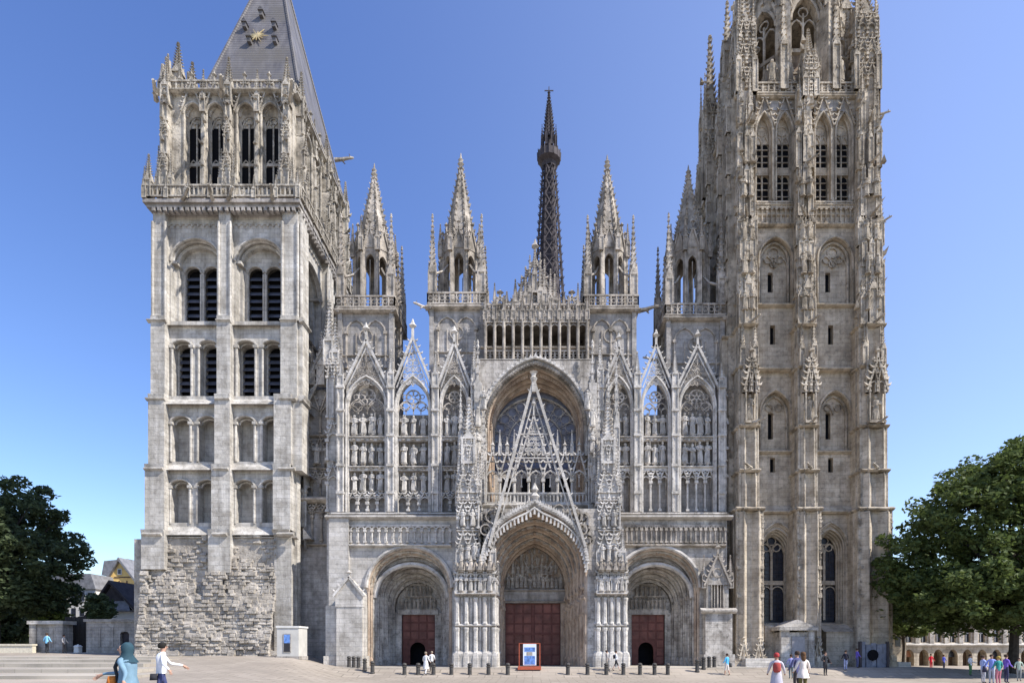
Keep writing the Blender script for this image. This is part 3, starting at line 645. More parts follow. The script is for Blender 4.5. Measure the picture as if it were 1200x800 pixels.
# ---- upper openwork gallery (kings' gallery under the gable)
Y = .3; x0, x1 = X(566,Y), X(691,Y)
b = MB(front_T(Y)); b.box(x0, x1, 3.2, 3.6, Z(425,Y), Z(376,Y)); b.build('gallery_wall', 'grey', CA)
b = MB(front_T(Y)); string(b, x0-.2, x1+.2, Z(424,Y), 0, .3, .35); string(b, x0-.2, x1+.2, Z(407,Y), .1, .25, .25); b.box(x0, x1, 0, 3, Z(427,Y), Z(424,Y)); b.box(x0, x1, 0, 3.2, Z(380,Y), Z(373,Y))  # top slab added over the gallery to shade its back wall
for i in range(12):
    xx = lerp(x0+.2, x1-.2, i/11); b.box(xx-.13, xx+.13, -.12, .35, Z(440 if abs(xx-xc) > 2.5 else 424,Y), Z(374,Y)); b.tube([(xx,-.16,Z(424,Y)),(xx,-.16,Z(376,Y))], .09, 5)
b.build('gallery_piers', 'carved', CA)
b = MB(front_T(Y)); arcade(b, x0+.2, x1-.2, Z(408,Y), Z(366,Y), 11, -.05, .07, 1.2, gab=1.0); balus(b, x0+.2, x1-.2, Z(422,Y), Z(410,Y), 22, .05, .05, 1, .08); b.build('gallery_arcade', 'carved', CA)
for i in range(9):
    xx = lerp(x0+.5, x1-.5, (i+.5)/9); q = MB(); q.rect(xx-.36, xx+.36, Z(404,Y), Z(384,Y), Y+3.15); q.build('window', 'warm' if i in (0,1,3) else 'dark', CA)  # panels on the back wall; the dark ones paint in the openings' shade
b = MB(front_T(Y)); balus(b, x0+.2, x1-.2, Z(371,Y), Z(356,Y), 30, -.02, .045, 0, .07); balus(b, x0+.2, x1-.2, Z(379,Y), Z(370,Y), 22, -.1, .05, 1, .08); b.build('balustrade', 'carved', CA)
for i in range(12):
    big = i in (1, 10); pinnacle(CA, lerp(x0+.2, x1-.2, i/11), Y-.05, Z(376,Y), Z(346 if not big else 332,Y)-Z(376,Y), .36, 1, 'carved')
    if i < 11: pinnacle(CA, lerp(x0+.2, x1-.2, (i+.5)/11), Y-.05, Z(370,Y), Z(355,Y)-Z(370,Y), .26, 1, 'carved')
# central stepped openwork gable with its pinnacles
Y = .8
def lace(p0, p1, top, bot, Y):
    b = MB(); x0, x1 = X(p0,Y), X(p1,Y); xc_ = (x0+x1)/2
    gablet(b, x0, x1, Z(bot,Y), Z(top,Y), Y, .13, 7, True, .3); gable_tracery(b, x0+.1, x1-.1, Z(bot,Y), Z(top+4,Y), Y, .06); return b
b = lace(596, 658, 303, 368, Y); b.build('gable', 'carved', CA)
for (px, top, bot) in ((616,313,370),(626.5,288,345),(638,305,370),(604,328,372),(650,322,372),(594,342,372),(661,343,372),(611,325,372),(621,300,370),(633,297,370),(645,316,372)): pinnacle(CA, X(px,Y), Y-.1, Z(bot,Y), Z(top,Y)-Z(bot,Y), .42, 1, 'carved')
for sd in (0, 1):
    b = lace(*((572, 600, 348, 372) if sd == 0 else (656, 684, 348, 372)), Y); b.build('gable', 'carved', CA)

# ---- four spired turrets
def turret(pc, tip, bal, pl, pr, Yc, low, lean=(), mat='grey', rad=1.55, side_pin=()):
    Y0 = Yc - 2.1; x0, x1 = X(pl,Y0), X(pr,Y0); w_ = x1-x0; xc = (x0+x1)/2; zb = Z(bal,Y0)
    b = MB(); b.box(x0, x1, Y0, Y0+w_, Z(low,Y0), zb-.3)
    for xx in (x0, x1): b.box(xx-.18, xx+.18, Y0-.18, Y0+.3, Z(low,Y0), zb-.4)
    root = b.build('turret', mat, CA)
    b = MB(front_T(Y0)); arcade(b, x0+.5, x1-.5, Z(bal+70,Y0), zb-.9, 2, -.06, .09, 1.3, mull=1); ring(b, xc, zb-2.3, -.05, .55, .07)
    string(b, x0-.5, x1+.5, zb-.25, 0, .45, .4); string(b, x0, x1, Z(bal+55,Y0), 0, .15, .2)
    b.T = right_T(x1); arcade(b, Y0+.4, Y0+w_-.4, Z(bal+70,Y0), zb-.9, 2, -.06, .09, 1.3, mull=1); string(b, Y0-.4, Y0+w_, zb-.25, 0, .4, .4)
    b.T = left_T(x0); arcade(b, -(Y0+w_-.4), -(Y0+.4), Z(bal+70,Y0), zb-.9, 2, -.06, .09, 1.3, mull=1); string(b, -(Y0+w_), -(Y0-.4), zb-.25, 0, .4, .4)
    b.T = None; b.box(x0-.4, x1+.4, Y0-.35, Y0+w_+.35, zb-.3, zb-.1)
    b.build('blind_tracery', 'carved', root)
    b = MB(front_T(Y0-.3)); balus(b, x0-.3, x1+.3, zb-.05, zb+.95, 10, 0, .05, 1, .07); b.T = right_T(x1+.3); balus(b, Y0-.3, Y0+w_+.3, zb-.05, zb+.95, 10, 0, .05, 1, .07)
    b.T = left_T(x0-.3); balus(b, -(Y0+w_+.3), -(Y0-.3), zb-.05, zb+.95, 10, 0, .05, 1, .07); b.build('balustrade', 'carved', root)
    # lantern: eight open piers under gabled arches
    yc = Y0 + w_/2; xs_ = X(pc, yc); ztip = Z(tip, yc); zl = zb - .1; zh = Z(300, yc); hgt = zh - zl
    b = MB(); n = 8
    for k in range(n):
        an = pi/8 + k*pi/4; px_, py_ = xs_+rad*cos(an), yc+rad*sin(an)
        b.cone(px_, py_, zl, zh+.5, .24, .2, 4, an); b.tube([(xs_+(rad+.2)*cos(an), yc+(rad+.2)*sin(an), zl), (xs_+(rad+.2)*cos(an), yc+(rad+.2)*sin(an), zh+.3)], .08, 4)
        an2 = an + pi/4; A = Vector((px_, py_, 0)); B = Vector((xs_+rad*cos(an2), yc+rad*sin(an2), 0)); c_ = (A+B)/2; e = (B-A).normalized(); wd = (B-A).length
        nrm = Vector((c_.x-xs_, c_.y-yc, 0)).normalized()
        T_ = (lambda c_, e, nrm: (lambda u, d, z: (c_.x+e.x*u-nrm.x*d, c_.y+e.y*u-nrm.y*d, z)))(c_, e, nrm)
        s_ = MB(T_); o = arch(0, wd*.62, zl+hgt*.08, zl+hgt*.78, wd*.5, 8, 'p'); s_.panel(-wd/2, wd/2, zl, zh+.4, o, 0, .25)
        s_.panel(-wd/2, wd/2, zl, zh+.4, o, .25, .26)
        gablet(s_, -wd*.5, wd*.5, zh-.35, zh+1.5, -.12, .075, 4, True, .2); s_.prism([(-wd*.45,zh-.2),(wd*.45,zh-.2),(0,zh+1.35)], -.05, .05)
        s_.tube([(0,.1,zl+hgt*.08),(0,.1,zl+hgt*.8)], .04, 4) if k % 2 else None
        s_.T = None; b.add(s_.v, s_.f)
    b.cone(xs_, yc, zh+.35, zh+.5, rad, rad, 8); b.build('lantern', 'carved', root)
    b = MB(); spire(b, xs_, yc, zh+.4, ztip-1.0, rad*.92, 8, 13, .1, .3); b.build('spire', 'carved', root)
    for k in range(8):
        an = pi/8 + k*pi/4; pinnacle(root, xs_+(rad+.25)*cos(an), yc+(rad+.25)*sin(an), zh-.6, 2.9, .36, 1, 'carved')
    cw = w_/2 - .05
    for sx in (-1, 1):
        for sy in (-1, 1):
            px_, py_ = xc+sx*cw, yc+sy*cw; pinnacle(root, px_, py_, zb-.2, Z(272,yc)-zb+.3, .62, 1, 'carved')
            f = MB(); f.tube([(px_,py_,zb+2.6),(lerp(px_,xs_,.35),lerp(py_,yc,.35),zb+3.3),(lerp(px_,xs_,.55),lerp(py_,yc,.55),zb+4.1)], .1, 4); f.box(px_-.25,px_+.25,py_-.25,py_+.25,zb+2.4,zb+2.6); f.build('flyer', 'carved', root)
    for (px_, top_) in side_pin: pinnacle(root, X(px_,Y0+w_*.5), Y0+w_*.6, zb-2.5, Z(top_,Y0+w_*.5)-zb+2.5, .7, 1, 'carved'); q = MB(); q.box(X(px_,Y0+w_*.5)-.4, X(px_,Y0+w_*.5)+.4, Y0+w_*.6-.4, Y0+w_*.6+.4, Z(low,Y0), zb-2.4); q.build('side_buttress', 'grey', root)
    return root, x0, x1, Y0, zb, w_
T1 = turret(438.6, 193, 362, 399, 459, 3.2, 600, side_pin=((465,293),))
T2 = turret(540, 181, 358, 506, 565, 3.2, 600)
T3 = turret(711.5, 183, 361, 688, 743, 3.2, 600)
T4 = turret(806.6, 195, 371, 783, 846, 3.2, 600, side_pin=((780,297),))
gargoyle(T2[0], T2[1]-.3, T2[3]-.1, T2[4]-.3, 1.1, -pi/3); gargoyle(T3[0], T3[2]+.3, T3[3]-.1, T3[4]-.3, 1.5, pi/2.4); gargoyle(T4[0], T4[1]-.6, T4[3]+1, Z(408,0), 1.2, -pi/2.2); gargoyle(T1[0], T1[2]+.6, T1[3]+1, Z(402,0), 1.2, pi/2.2)

# ---- projecting porch: stepped piers, archivolts, great gable
Yp = -4.2
def shafts(b, x0, x1, z0, z1, n, y, r):
    for i in range(n):
        x = lerp(x0, x1, i/(n-1)); b.lathe(x, y, [(r*1.35,z0),(r*1.35,z0+.12),(r,z0+.2),(r*.95,z1-.35),(r*1.3,z1-.15),(r*1.3,z1-.03)], 6)
def ppier(pl, pr, pul, pur, ptop, mirror):
    x0, x1 = X(pl,Yp), X(pr,Yp); u0, u1 = X(pul,Yp), X(pur,Yp)
    b = MB(); b.box(x0+.1, x1-.1, Yp+.35, .2, .6, Z(660,Yp)); b.box(x0-.15, x1+.15, Yp, .0, .5, Z(766,Yp)); b.frus((x0+x1)/2, (Yp)/2, Z(766,Yp), Z(762,Yp), (x1-x0)/2+.15, -Yp/2, (x1-x0)/2-.0, -Yp/2-.2)
    b.box(u0, u1, Yp+.6, .2, Z(662,Yp), Z(560,Yp)); b.box(u0+.25, u1-.25, Yp+1.0, -.2, Z(562,Yp), Z(515,Yp))
    for k in range(5):
        xx = lerp(x0+.1, x1-.1, k/4); b.lathe(xx, Yp+.25, [(.36,.6),(.36,Z(770,Yp)),(.28,Z(764,Yp))], 6)
    b.build('porch_pier', 'white', CA)
    b = MB(front_T(Yp)); n = 4
    shafts(b, x0+.15, x1-.15, Z(766,Yp), Z(734,Yp), 5, .2, .17); shafts(b, x0+.15, x1-.15, Z(731,Yp), Z(699,Yp), 5, .2, .15); shafts(b, x0+.5, x1-.5, Z(766,Yp), Z(699,Yp), 4, .3, .08)
    string(b, x0, x1, Z(732,Yp), .35, .3, .25); string(b, x0, x1, Z(695,Yp), .35, .5, .3); arcade(b, x0+.1, x1-.1, Z(694,Yp), Z(660,Yp), n, .15, .09, 1.2, gab=.7)
    arcade(b, u0, u1, Z(658,Yp), Z(622,Yp), 2, .5, .09, 1.3, gab=.9); arcade(b, u0, u1, Z(618,Yp), Z(585,Yp), 2, .5, .08, 1.3, gab=.8); arcade(b, u0, u1, Z(582,Yp), Z(552,Yp), 2, .5, .07, 1.3, gab=.9); arcade(b, u0+.25, u1-.25, Z(550,Yp), Z(515,Yp), 2, .9, .07, 1.3, gab=.9)
    for p_ in (620, 584): string(b, u0-.1, u1+.1, Z(p_,Yp), .6, .25, .22)
    for sd, T_ in ((-1, left_T(x0+.1)), (1, right_T(x1-.1))):
        b.T = T_; rng = (-(.0), -Yp-.4) if sd < 0 else (Yp+.4, .0)
        shafts(b, rng[0], rng[1], Z(766,Yp), Z(734,Yp), 5, -.05, .17); shafts(b, rng[0], rng[1], Z(731,Yp), Z(699,Yp), 5, -.05, .15); arcade(b, rng[0], rng[1], Z(694,Yp), Z(660,Yp), 4, -.1, .09, 1.2, gab=.7)
        b.T = left_T(u0) if sd < 0 else right_T(u1); arcade(b, rng[0], rng[1]-.2 if sd < 0 else rng[1], Z(658,Yp), Z(622,Yp), 3, -.08, .09, 1.3, gab=.9); arcade(b, rng[0], rng[1]-.2, Z(618,Yp), Z(560,Yp), 3, -.08, .08, 1.3, gab=.9)
    b.build('pier_arcade', 'whitec', CA)
    for k in range(4):
        xx = lerp(x0+.1, x1-.1, (k+.5)/4); statue(CA, xx, Yp+.15, Z(692,Yp), 1.35)
    cb = MB()
    for k in range(4): xx = lerp(x0+.1, x1-.1, (k+.5)/4); canopy(cb, xx, Yp+.1, Z(670,Yp), .8, 1.3); corbel(cb, xx, Yp+.1, Z(692,Yp), .6)
    cb.build('canopy_work', 'carved', CA)
    for k in range(3): statue(CA, lerp(u0, u1, (k+.5)/3), Yp+.4, Z(654,Yp), 1.2)
    for k in range(2): statue(CA, lerp(u0, u1, (k+.5)/2), Yp+.4, Z(614,Yp), 1.3)
    xm = (u0+u1)/2
    pinnacle(CA, xm, Yp+1.3, Z(545,Yp+1.3), Z(ptop,Yp+1.3)-Z(545,Yp+1.3), 1.0, 1, 'whitec'); 
    for (dx, dy, t_, zz) in ((-.75,.9,530,590),(.75,.9,524,590),(-.9,2.6,505,580),(.9,2.6,500,580),(-.35,.7,540,575),(.4,.7,538,575)): pinnacle(CA, xm+dx, Yp+dy, Z(zz,Yp), Z(t_,Yp)-Z(zz,Yp), .45, 1, 'whitec')
    pinnacle(CA, xm, -1.4, Z(560,-1.4), Z(ptop+25,-1.4)-Z(560,-1.4), .9, 1, 'whitec')
    for xx in (x0+.25, x1-.25): pinnacle(CA, xx, Yp+.6, Z(662,Yp), 2.8, .45, 1, 'whitec')
ppier(533, 581, 536, 559, 466, 0); ppier(699, 735, 703, 726, 470, 1)
# tall pinnacles behind the porch piers, against the rose wall
for (px, bot, top, hw) in ((560,600,400,.7),(553,600,440,.5),(567,590,455,.5),(694,600,400,.7),(701,600,436,.5),(722,560,402,.45),(713,560,425,.45),(540,560,450,.4)):
    pinnacle(CA, X(px,-.5), -.6, Z(bot,-.5), Z(top,-.5)-Z(bot,-.5), hw, 1, 'whitec')
for (px, bot) in ((560,560),(560,530),(560,500),(694,560),(694,530),(694,500),(567,480),(688,480)): statue(CA, X(px,-1), -1.15, Z(bot,-1), 1.6)
b = MB(); b.box(X(556,-.5), X(565,-.5), -.8, .2, Z(600,-.5), Z(450,-.5)); b.box(X(690,-.5), X(699,-.5), -.8, .2, Z(600,-.5), Z(450,-.5)); b.build('rose_pier', 'white', CA)

cx, O0, yb = portal(626.5, Yp+.5, 1.2, (60, 660, 597), (36, 690, 641), 781, 6, 'warm', sculpt=(0,1,2,3,4), figs=.62, kind='p', band_mat='front')
dwl, dwr = X(592,yb), X(657,yb); zl = Z(706,yb)
b = MB(); b.fill(O0[1:-1] + [(O0[-1][0], zl), (O0[0][0], zl)], yb+.3); b.rect(O0[0][0]-.5, dwl, 0, zl, yb+.05); b.rect(dwr, O0[-1][0]+.5, 0, zl, yb+.05); b.build('tympanum', 'warm', CA)
b = MB(); b.box(dwl-.5, dwr+.5, yb-.05, yb+.5, zl, Z(690,yb)); string(b, dwl-.5, dwr+.5, Z(691,yb), yb, .3, .25); string(b, dwl-.4, dwr+.4, Z(704,yb), yb, .2, .15); b.build('lintel', 'grey', CA)
b = MB(); zr = Z(689,yb)
for (nn, hh, ww) in ((13, 1.15, 1.9), (10, 1.0, 1.55), (6, .9, .95), (3, .8, .35)):
    for i in range(nn): fig(b, cx+(i-(nn-1)/2)*2*ww*1.15/max(1,nn-1), yb+.02+.1*(i%2), zr+random.uniform(-.05,.1), hh*random.uniform(.85,1.1), random.randrange(4), n=5)
    zr += hh*.95
for k in range(26): b.tube([(cx+.9*cos(k)*(.3+k/26), yb+.1, Z(675,yb)+.7*sin(k*2)), (cx+1.6*cos(k*1.3), yb+.05, Z(668,yb)+1.0*sin(k*1.7))], .05, 4)
b.build('relief', 'front', CA, kind='stuff')
xm = (dwl+dwr)/2
door_leaf(dwl, xm-.08, .62, zl, yb+.35, 6, 3); door_leaf(xm+.08, dwr, .62, zl, yb+.35, 6, 3)
b = MB(); b.box(xm-.12, xm+.12, yb+.2, yb+.5, .62, zl); b.build('door_post', 'door', CA)
b = MB(); b.box(dwl, dwr, yb+.25, yb+.34, Z(742,yb)-.1, Z(742,yb)+.1); b.build('door_rail', 'door', CA)
# front wall of the porch with ogee hood
o = arch(cx, 2*60*(D+Yp+.5)/F, Z(781,Yp), Z(660,Yp+.5), Z(597,Yp+.5)-Z(660,Yp+.5), 16, 'p')
b = MB(); b.panel(X(566,Yp), X(702,Yp), .6, Z(594,Yp), o, Yp+.5, Yp+.8); b.box(X(566,Yp), X(702,Yp), Yp+.55, 0, Z(598,Yp)-.1, Z(594,Yp)); b.build('porch_wall', 'front', CA)
hp = [(x, Yp+.3, z+.02+.45*math.exp(-abs(x-cx)/.45)) for x, z in arch(cx, 2*62*(D+Yp)/F, Z(660,Yp), Z(660,Yp), Z(594,Yp)-Z(660,Yp), 20, 'p')[1:-1]]
b = MB(); b.tube(hp, .17, 6); b.tube([(x, y-.05, z-.45) for x, y, z in hp], .1, 5)
for p, q in zip(hp, hp[1:]):
    for j in range(3): crocket(b, lerp(p[0],q[0],j/3), p[1]-.05, lerp(p[2],q[2],j/3)+.12, .4, 0, -.4)
    for j in range(2): x, z = lerp(p[0],q[0],j/2), lerp(p[2],q[2],j/2); b.tube([(x,Yp+.25,z-.45),(x+(cx-x)*.03,Yp+.25,z-.95)], .07, 4, r1=.12)
b.lathe(cx, Yp+.3, [(.12,hp[10][2]),(.4,hp[10][2]+.4),(.15,hp[10][2]+.7),(.3,hp[10][2]+.9),(.05,hp[10][2]+1.4)], 6); b.build('hood_mould', 'whitec', CA)
# tracery panels in the spandrels
b = MB(front_T(Yp+.45))
for sd in (-1, 1):
    for k in range(5):
        xx = cx + sd*(1.0+k*.72); zt_ = Z(596,Yp); zb_ = hp[10 - min(9, 2*k+1)][2] + .5
        if zb_ < zt_-.3: arcs(b, xx, .6, zt_-.5, .35, -.05, .05, 5); b.tube([(xx-.3,-.05,zb_-.6),(xx-.3,-.05,zt_-.5)], .05, 4); b.tube([(xx+.3,-.05,zb_-.6),(xx+.3,-.05,zt_-.5)], .05, 4)
        for z_ in range(3): ring(b, cx+sd*(3.6+.22*z_), Z(605+z_*13,Yp), -.06, .3, .06, 8)
b.build('spandrel_tracery', 'carved', CA)
# great gable
Yg = Yp + .1; ax, az = X(625.5,Yg), Z(450,Yg); G = MB()
for sd, (fx, fy) in ((-1,(573,640)),(1,(686,640))):
    bx, bz = X(fx,Yg), Z(fy,Yg); G.tube([(bx,Yg,bz),(ax,Yg,az+.3)], .14, 4); G.tube([(bx-sd*.35,Yg+.1,bz+.1),(ax,Yg+.1,az-1.0)], .06, 4)
    for k in range(11): t = (k+.5)/11; crocket(G, lerp(bx,ax,t)+sd*.14, Yg, lerp(bz,az,t)+.08, .2, sd*1.0, 0)
G.box(ax-.14, ax+.14, Yg-.14, Yg+.14, az-.6, az+.7); G.lathe(ax, Yg, [(.14,az+.1),(.28,az+.45),(.14,az+.6),(.2,az+.8),(.32,az+.9),(.05,az+.95)], 8)
GG = G.build('gable', 'white', CA)
b = MB(front_T(Yg)); gable_tracery(b, X(611,Yg), X(640,Yg), Z(530,Yg), Z(486,Yg), .15, .045)
gablet(b, X(606,Yg), X(645,Yg), Z(548,Yg), Z(486,Yg), .1, .08, 6, True, .24); 
for py in (508, 536): w_ = (py-450)*.3*(D+Yg)/F; b.tube([(ax-w_,.1,Z(py,Yg)),(ax+w_,.1,Z(py,Yg))], .07, 4)
b.build('tracery', 'whitec', GG)
b = MB(front_T(Yg))
for k in range(-3, 4):
    xx = ax + k*.95; zt_ = Z(560 if abs(k) < 2 else 585,Yg)
    arcs(b, xx, .9, Z(598,Yg), .5, .15, .06, 6)
for sd in (-1, 1): ring(b, ax+sd*3.1, Z(604,Yg), .12, .5, .08, 10); ring(b, ax+sd*3.6, Z(620,Yg), .12, .4, .07, 10)
b.build('tracery', 'carved', GG, kind='stuff')
# ================================================================== left bell tower
LT = thing('bell_tower', 'pale square bell tower with louvred round arches, rubble base and steep slate roof', 'tower', (X(255), 0, 1.3))
XR, DEP = X(350), 14.3
def louvred(T_, parent, xl, xr, zb, zs, rise, d, n, kind=None, th=.0):
    """an opening closed by a panel painted dark, with slate louvres, frame roll round it"""
    w_ = xr-xl; xc = (xl+xr)/2; o = arch(xc, w_, zb, zs, rise, 8, kind)
    b = MB(T_); b.fill(o, d); wd = b.build('window', 'dark', parent)
    for i in range(n):
        z = zb + (i+.35)*(zs-zb)/n; h_ = (zs-zb)/n*.62; s_ = MB(T_)
        s_.add([(xl,d-.42,z),(xr,d-.42,z),(xr,d-.1,z+h_),(xl,d-.1,z+h_),(xl,d-.42,z-.06),(xr,d-.42,z-.06),(xr,d-.1,z+h_-.06),(xl,d-.1,z+h_-.06)], [[0,1,2,3],[4,5,6,7],[0,1,5,4],[2,3,7,6]])
        s_.build('louvre', 'louvre', wd)
    return o
def tower_face(T_, u0, u1, side=False):
    """one face of the Romanesque shaft; u in metres, heights from the photo"""
    def U(t): return lerp(u0, u1, t)
    W = u1-u0; fx = lambda px: (px-181)/(350-181)          # fraction of the face width from front-face pixels
    z = Z
    # piers: (left, right) fractions per stage
    wall = MB(T_); pale = MB(T_); trim = MB(T_)
    # stage A, two wide recessed arches each holding two louvred lancets
    for (a, b_, la, lb) in ((.085,.455,((217.5,233),(238.5,254.5)),None),(.535,.895,((287,303),(308.5,324.5)),None)):
        xa, xb = U(a), U(b_); xc = (xa+xb)/2
        aw = (xb-xa)*.92; o = arch(xc, aw, z(375), z(303), z(277)-z(303), 14)
        wall.panel(xa, xb, z(378), z(250), o, .35, .95)
        o2 = arch(xc, aw*.86, z(375), z(303), (z(281)-z(303)), 14)
        wall.loft(o, .95, o2, .95); wall.loft(o2, .95, o2, 1.4)
        # inner wall with two openings
        ops = []
        hw = aw*.86/2
        for sd in (-1, 1):
            c_ = xc + sd*hw*.46; w_ = hw*.80; oo = arch(c_, w_, z(370), z(308), z(300)-z(308), 8)
            xx0, xx1 = (xc-hw-.1, xc) if sd < 0 else (xc, xc+hw+.1); wall.panel(xx0, xx1, z(376), z(276), oo, 1.4, 1.75)
            louvred(T_, LT, c_-w_/2-.02, c_+w_/2+.02, z(370), z(308), z(300)-z(308)+.05, 2.1, 7)
            for s2 in (-1, 1): trim.tube([(c_+s2*w_/2, 1.36, z(370)), (c_+s2*w_/2, 1.36, z(310))], .09, 6)
            arcs(trim, c_, w_, z(308), z(300)-z(308), 1.36, .08, 8, None, 5)
        for s2 in (-1, 1):
            for q in (.45, .62, .80): trim.tube([(xc+s2*(aw/2-.0), q+.15, z(375)), (xc+s2*(aw/2), q+.15, z(305))], .07, 5)
            trim.box(xc+s2*aw*.46-.25, xc+s2*aw*.46+.25, .4, 1.3, z(305), z(302))
        for R_, q in ((aw+.15, .32), (aw, .6), (aw*.93, .95)): arcs(trim, xc, R_, z(303), (z(277)-z(303))*R_/aw, q, .10, 14, None, 5)
        # corbel table
        for k in range(9): c_ = lerp(xa, xb, (k+.5)/9); arcs(trim, c_, (xb-xa)/9*.9, z(262), .18, .3, .05, 5, None, 4); trim.box(c_-.28, c_-.2, .2, .35, z(263), z(260))
        slope_sill(trim, xa, xb, z(381), z(371), -.05, 1.5)
    # stage B
    def small(pairs, top, spr, bot, wallz0, wallz1, louv, dA, dB):
        for (a, b_, cs) in pairs:
            xa, xb = U(a), U(b_)
            mid = (xa+xb)/2
            for (x0_, x1_) in ((xa, mid), (mid, xb)):
                c_ = (x0_+x1_)/2; w_ = (x1_-x0_)*.74; o = arch(c_, w_, z(bot), z(spr), z(top)-z(spr), 10)
                wall.panel(x0_, x1_, z(wallz1), z(wallz0), o, dA, dB, back=not louv)
                arcs(trim, c_, w_+.12, z(spr), z(top)-z(spr)+.05, dA-.06, .10, 10, None, 5)
                arcs(trim, c_, w_*.8, z(spr), (z(top)-z(spr))*.8, dA+.35, .08, 8, None, 5)
                for s2 in (-1, 1): trim.tube([(c_+s2*w_*.5, dA-.03, z(bot)), (c_+s2*w_*.5, dA-.03, z(spr))], .11, 6); trim.box(c_+s2*w_*.5-.18, c_+s2*w_*.5+.18, dA-.18, dA+.2, z(spr)-.12, z(spr)+.1)
                if louv:
                    w2 = w_*.84; o2 = arch(c_, w2, z(bot), z(spr)+.02, (z(top)-z(spr))*.84, 10); wall.loft(o, dB, o2, dB); wall.loft(o2, dB, o2, dB+.4)
                    louvred(T_, LT, c_-w2/2, c_+w2/2, z(bot), z(spr), (z(top)-z(spr))*.84, dB+.45, 7)
                else: slope_sill(trim, c_-w_/2, c_+w_/2, z(bot), z(bot)+.25, dA, dB)
    P2 = ((.085,.455,0),(.535,.895,0))
    small(P2, 397, 404, 463, 386, 466, True, .30, 1.1)
    small(P2, 487, 495, 540, 480, 545, False, .15, 1.25)
    small(P2, 562, 570, 613, 556, 617, False, .05, 1.15)
    for (a, b_, _) in P2:
        xa, xb = U(a), U(b_)
        wall.rect(xa, xb, z(386), z(374), .3); wall.rect(xa, xb, z(480), z(463), .15); wall.rect(xa, xb, z(556), z(542), .05); wall.rect(xa, xb, z(640), z(612), .02)
        slope_sill(trim, xa, xb, z(475), z(464), -.35, .3); slope_sill(trim, xa, xb, z(552), z(542), -.45, .15); slope_sill(trim, xa, xb, z(628), z(615), -.6, .1)
    wall.build('wall', 'pale', LT)
    # buttresses, stepping out towards the ground
    for (a, b_) in ((0,.085),(.455,.535),(.895,1.0)):
        e = (0, .008, .016, .03, .045)
        for k, (zt_, zb_) in enumerate(((z(247), z(378)),(z(376), z(470)),(z(468), z(552)),(z(550), z(628)),(z(626), z(772)))):
            d0 = (-.2 - .17*k) if not side else (-.25 - .1*min(k, 1));
            if side and k > 2: continue
            if k == 4 and b_ < .9: zb_ = z(668) if a == 0 else z(672)
            x0_, x1_ = U(a)-e[k]*W, U(b_)+e[k]*W*.6
            if b_ == 1.0: x0_, x1_ = (U(a), U(1.0)) if side else ((U(a)-e[k]*W, U(1.0)) if k < 2 else (X(324), X(344)))
            if k == 4 and b_ == 1.0: d0 = -.45
            pale.box(x0_, x1_, d0, .5, zb_, zt_-.25)
            V = [(x0_,d0,zt_-.25),(x1_,d0,zt_-.25),(x1_,.0-.2-.2*k,zt_+.25),(x0_,.0-.2-.2*k,zt_+.25)]
            pale.add(V+[(x0_,.4,zt_+.25),(x1_,.4,zt_+.25),(x0_,.4,zt_-.25),(x1_,.4,zt_-.25)], [[0,1,2,3],[3,2,5,4],[0,3,4,6],[1,7,5,2]])
        if a > 0 or True:
            for k in range(2): pale.tube([(U(a)+.0+(U(b_)-U(a))*k, -.22, z(378)), (U(a)+(U(b_)-U(a))*k, -.22, z(262))], .13, 6)
    pale.build('buttress', 'pale', LT)
    for p_, q, pj in ((378, -.2, .35), (470, -.4, .32), (552, -.62, .32), (628, -.85, .34)): 
        if side and p_ > 500: continue
        for (a, b_) in ((-.03,.10),(.445,.545),(.885,1.0)): string(trim, U(a), U(b_), z(p_), q if not side else -.2, pj, .34)
    if not side: string(trim, U(-.01), U(1.0), z(630), .1, .5, .3)
    trim.build('moulding', 'pale', LT)
Tf = front_T(0)
tower_face(Tf, X(181), XR)
# the south side: same bays, seen receding
tower_face(right_T(XR), .0, DEP, True)
b = MB(); b.box(X(181)+.02, XR-2.8, 2.75, DEP, 0, Z(247)); b.box(X(181)+.3, XR-2.2, .02, 2, 0, Z(632)); b.box(X(181)+.02, X(190), .3, DEP, 0, Z(247)); b.box(XR-1.2, XR-.3, .4, 1.2, 0, Z(247)); b.box(X(181)+.1, XR-.2, .5, 2.8, Z(247)-.6, Z(247)-.01); b.build('core', 'pale', LT)
b = MB(); zc = Z(240)
for k, (p, za, zb_) in enumerate(((.2,Z(250),Z(247)),(.4,Z(247),Z(243)),(.6,Z(243),Z(239)))): b.box(X(181)-p, XR+p*.5, -p, DEP+p, za+.002*k, zb_)
for i in range(26): xx = lerp(X(181), XR, (i+.5)/26); b.box(xx-.12, xx+.12, -.55, 0, Z(252), Z(248))
for i in range(26): yy = lerp(0, DEP, (i+.5)/26); b.box(XR, XR+.4, yy-.12, yy+.12, Z(252), Z(248))
b.build('cornice', 'grey', LT)
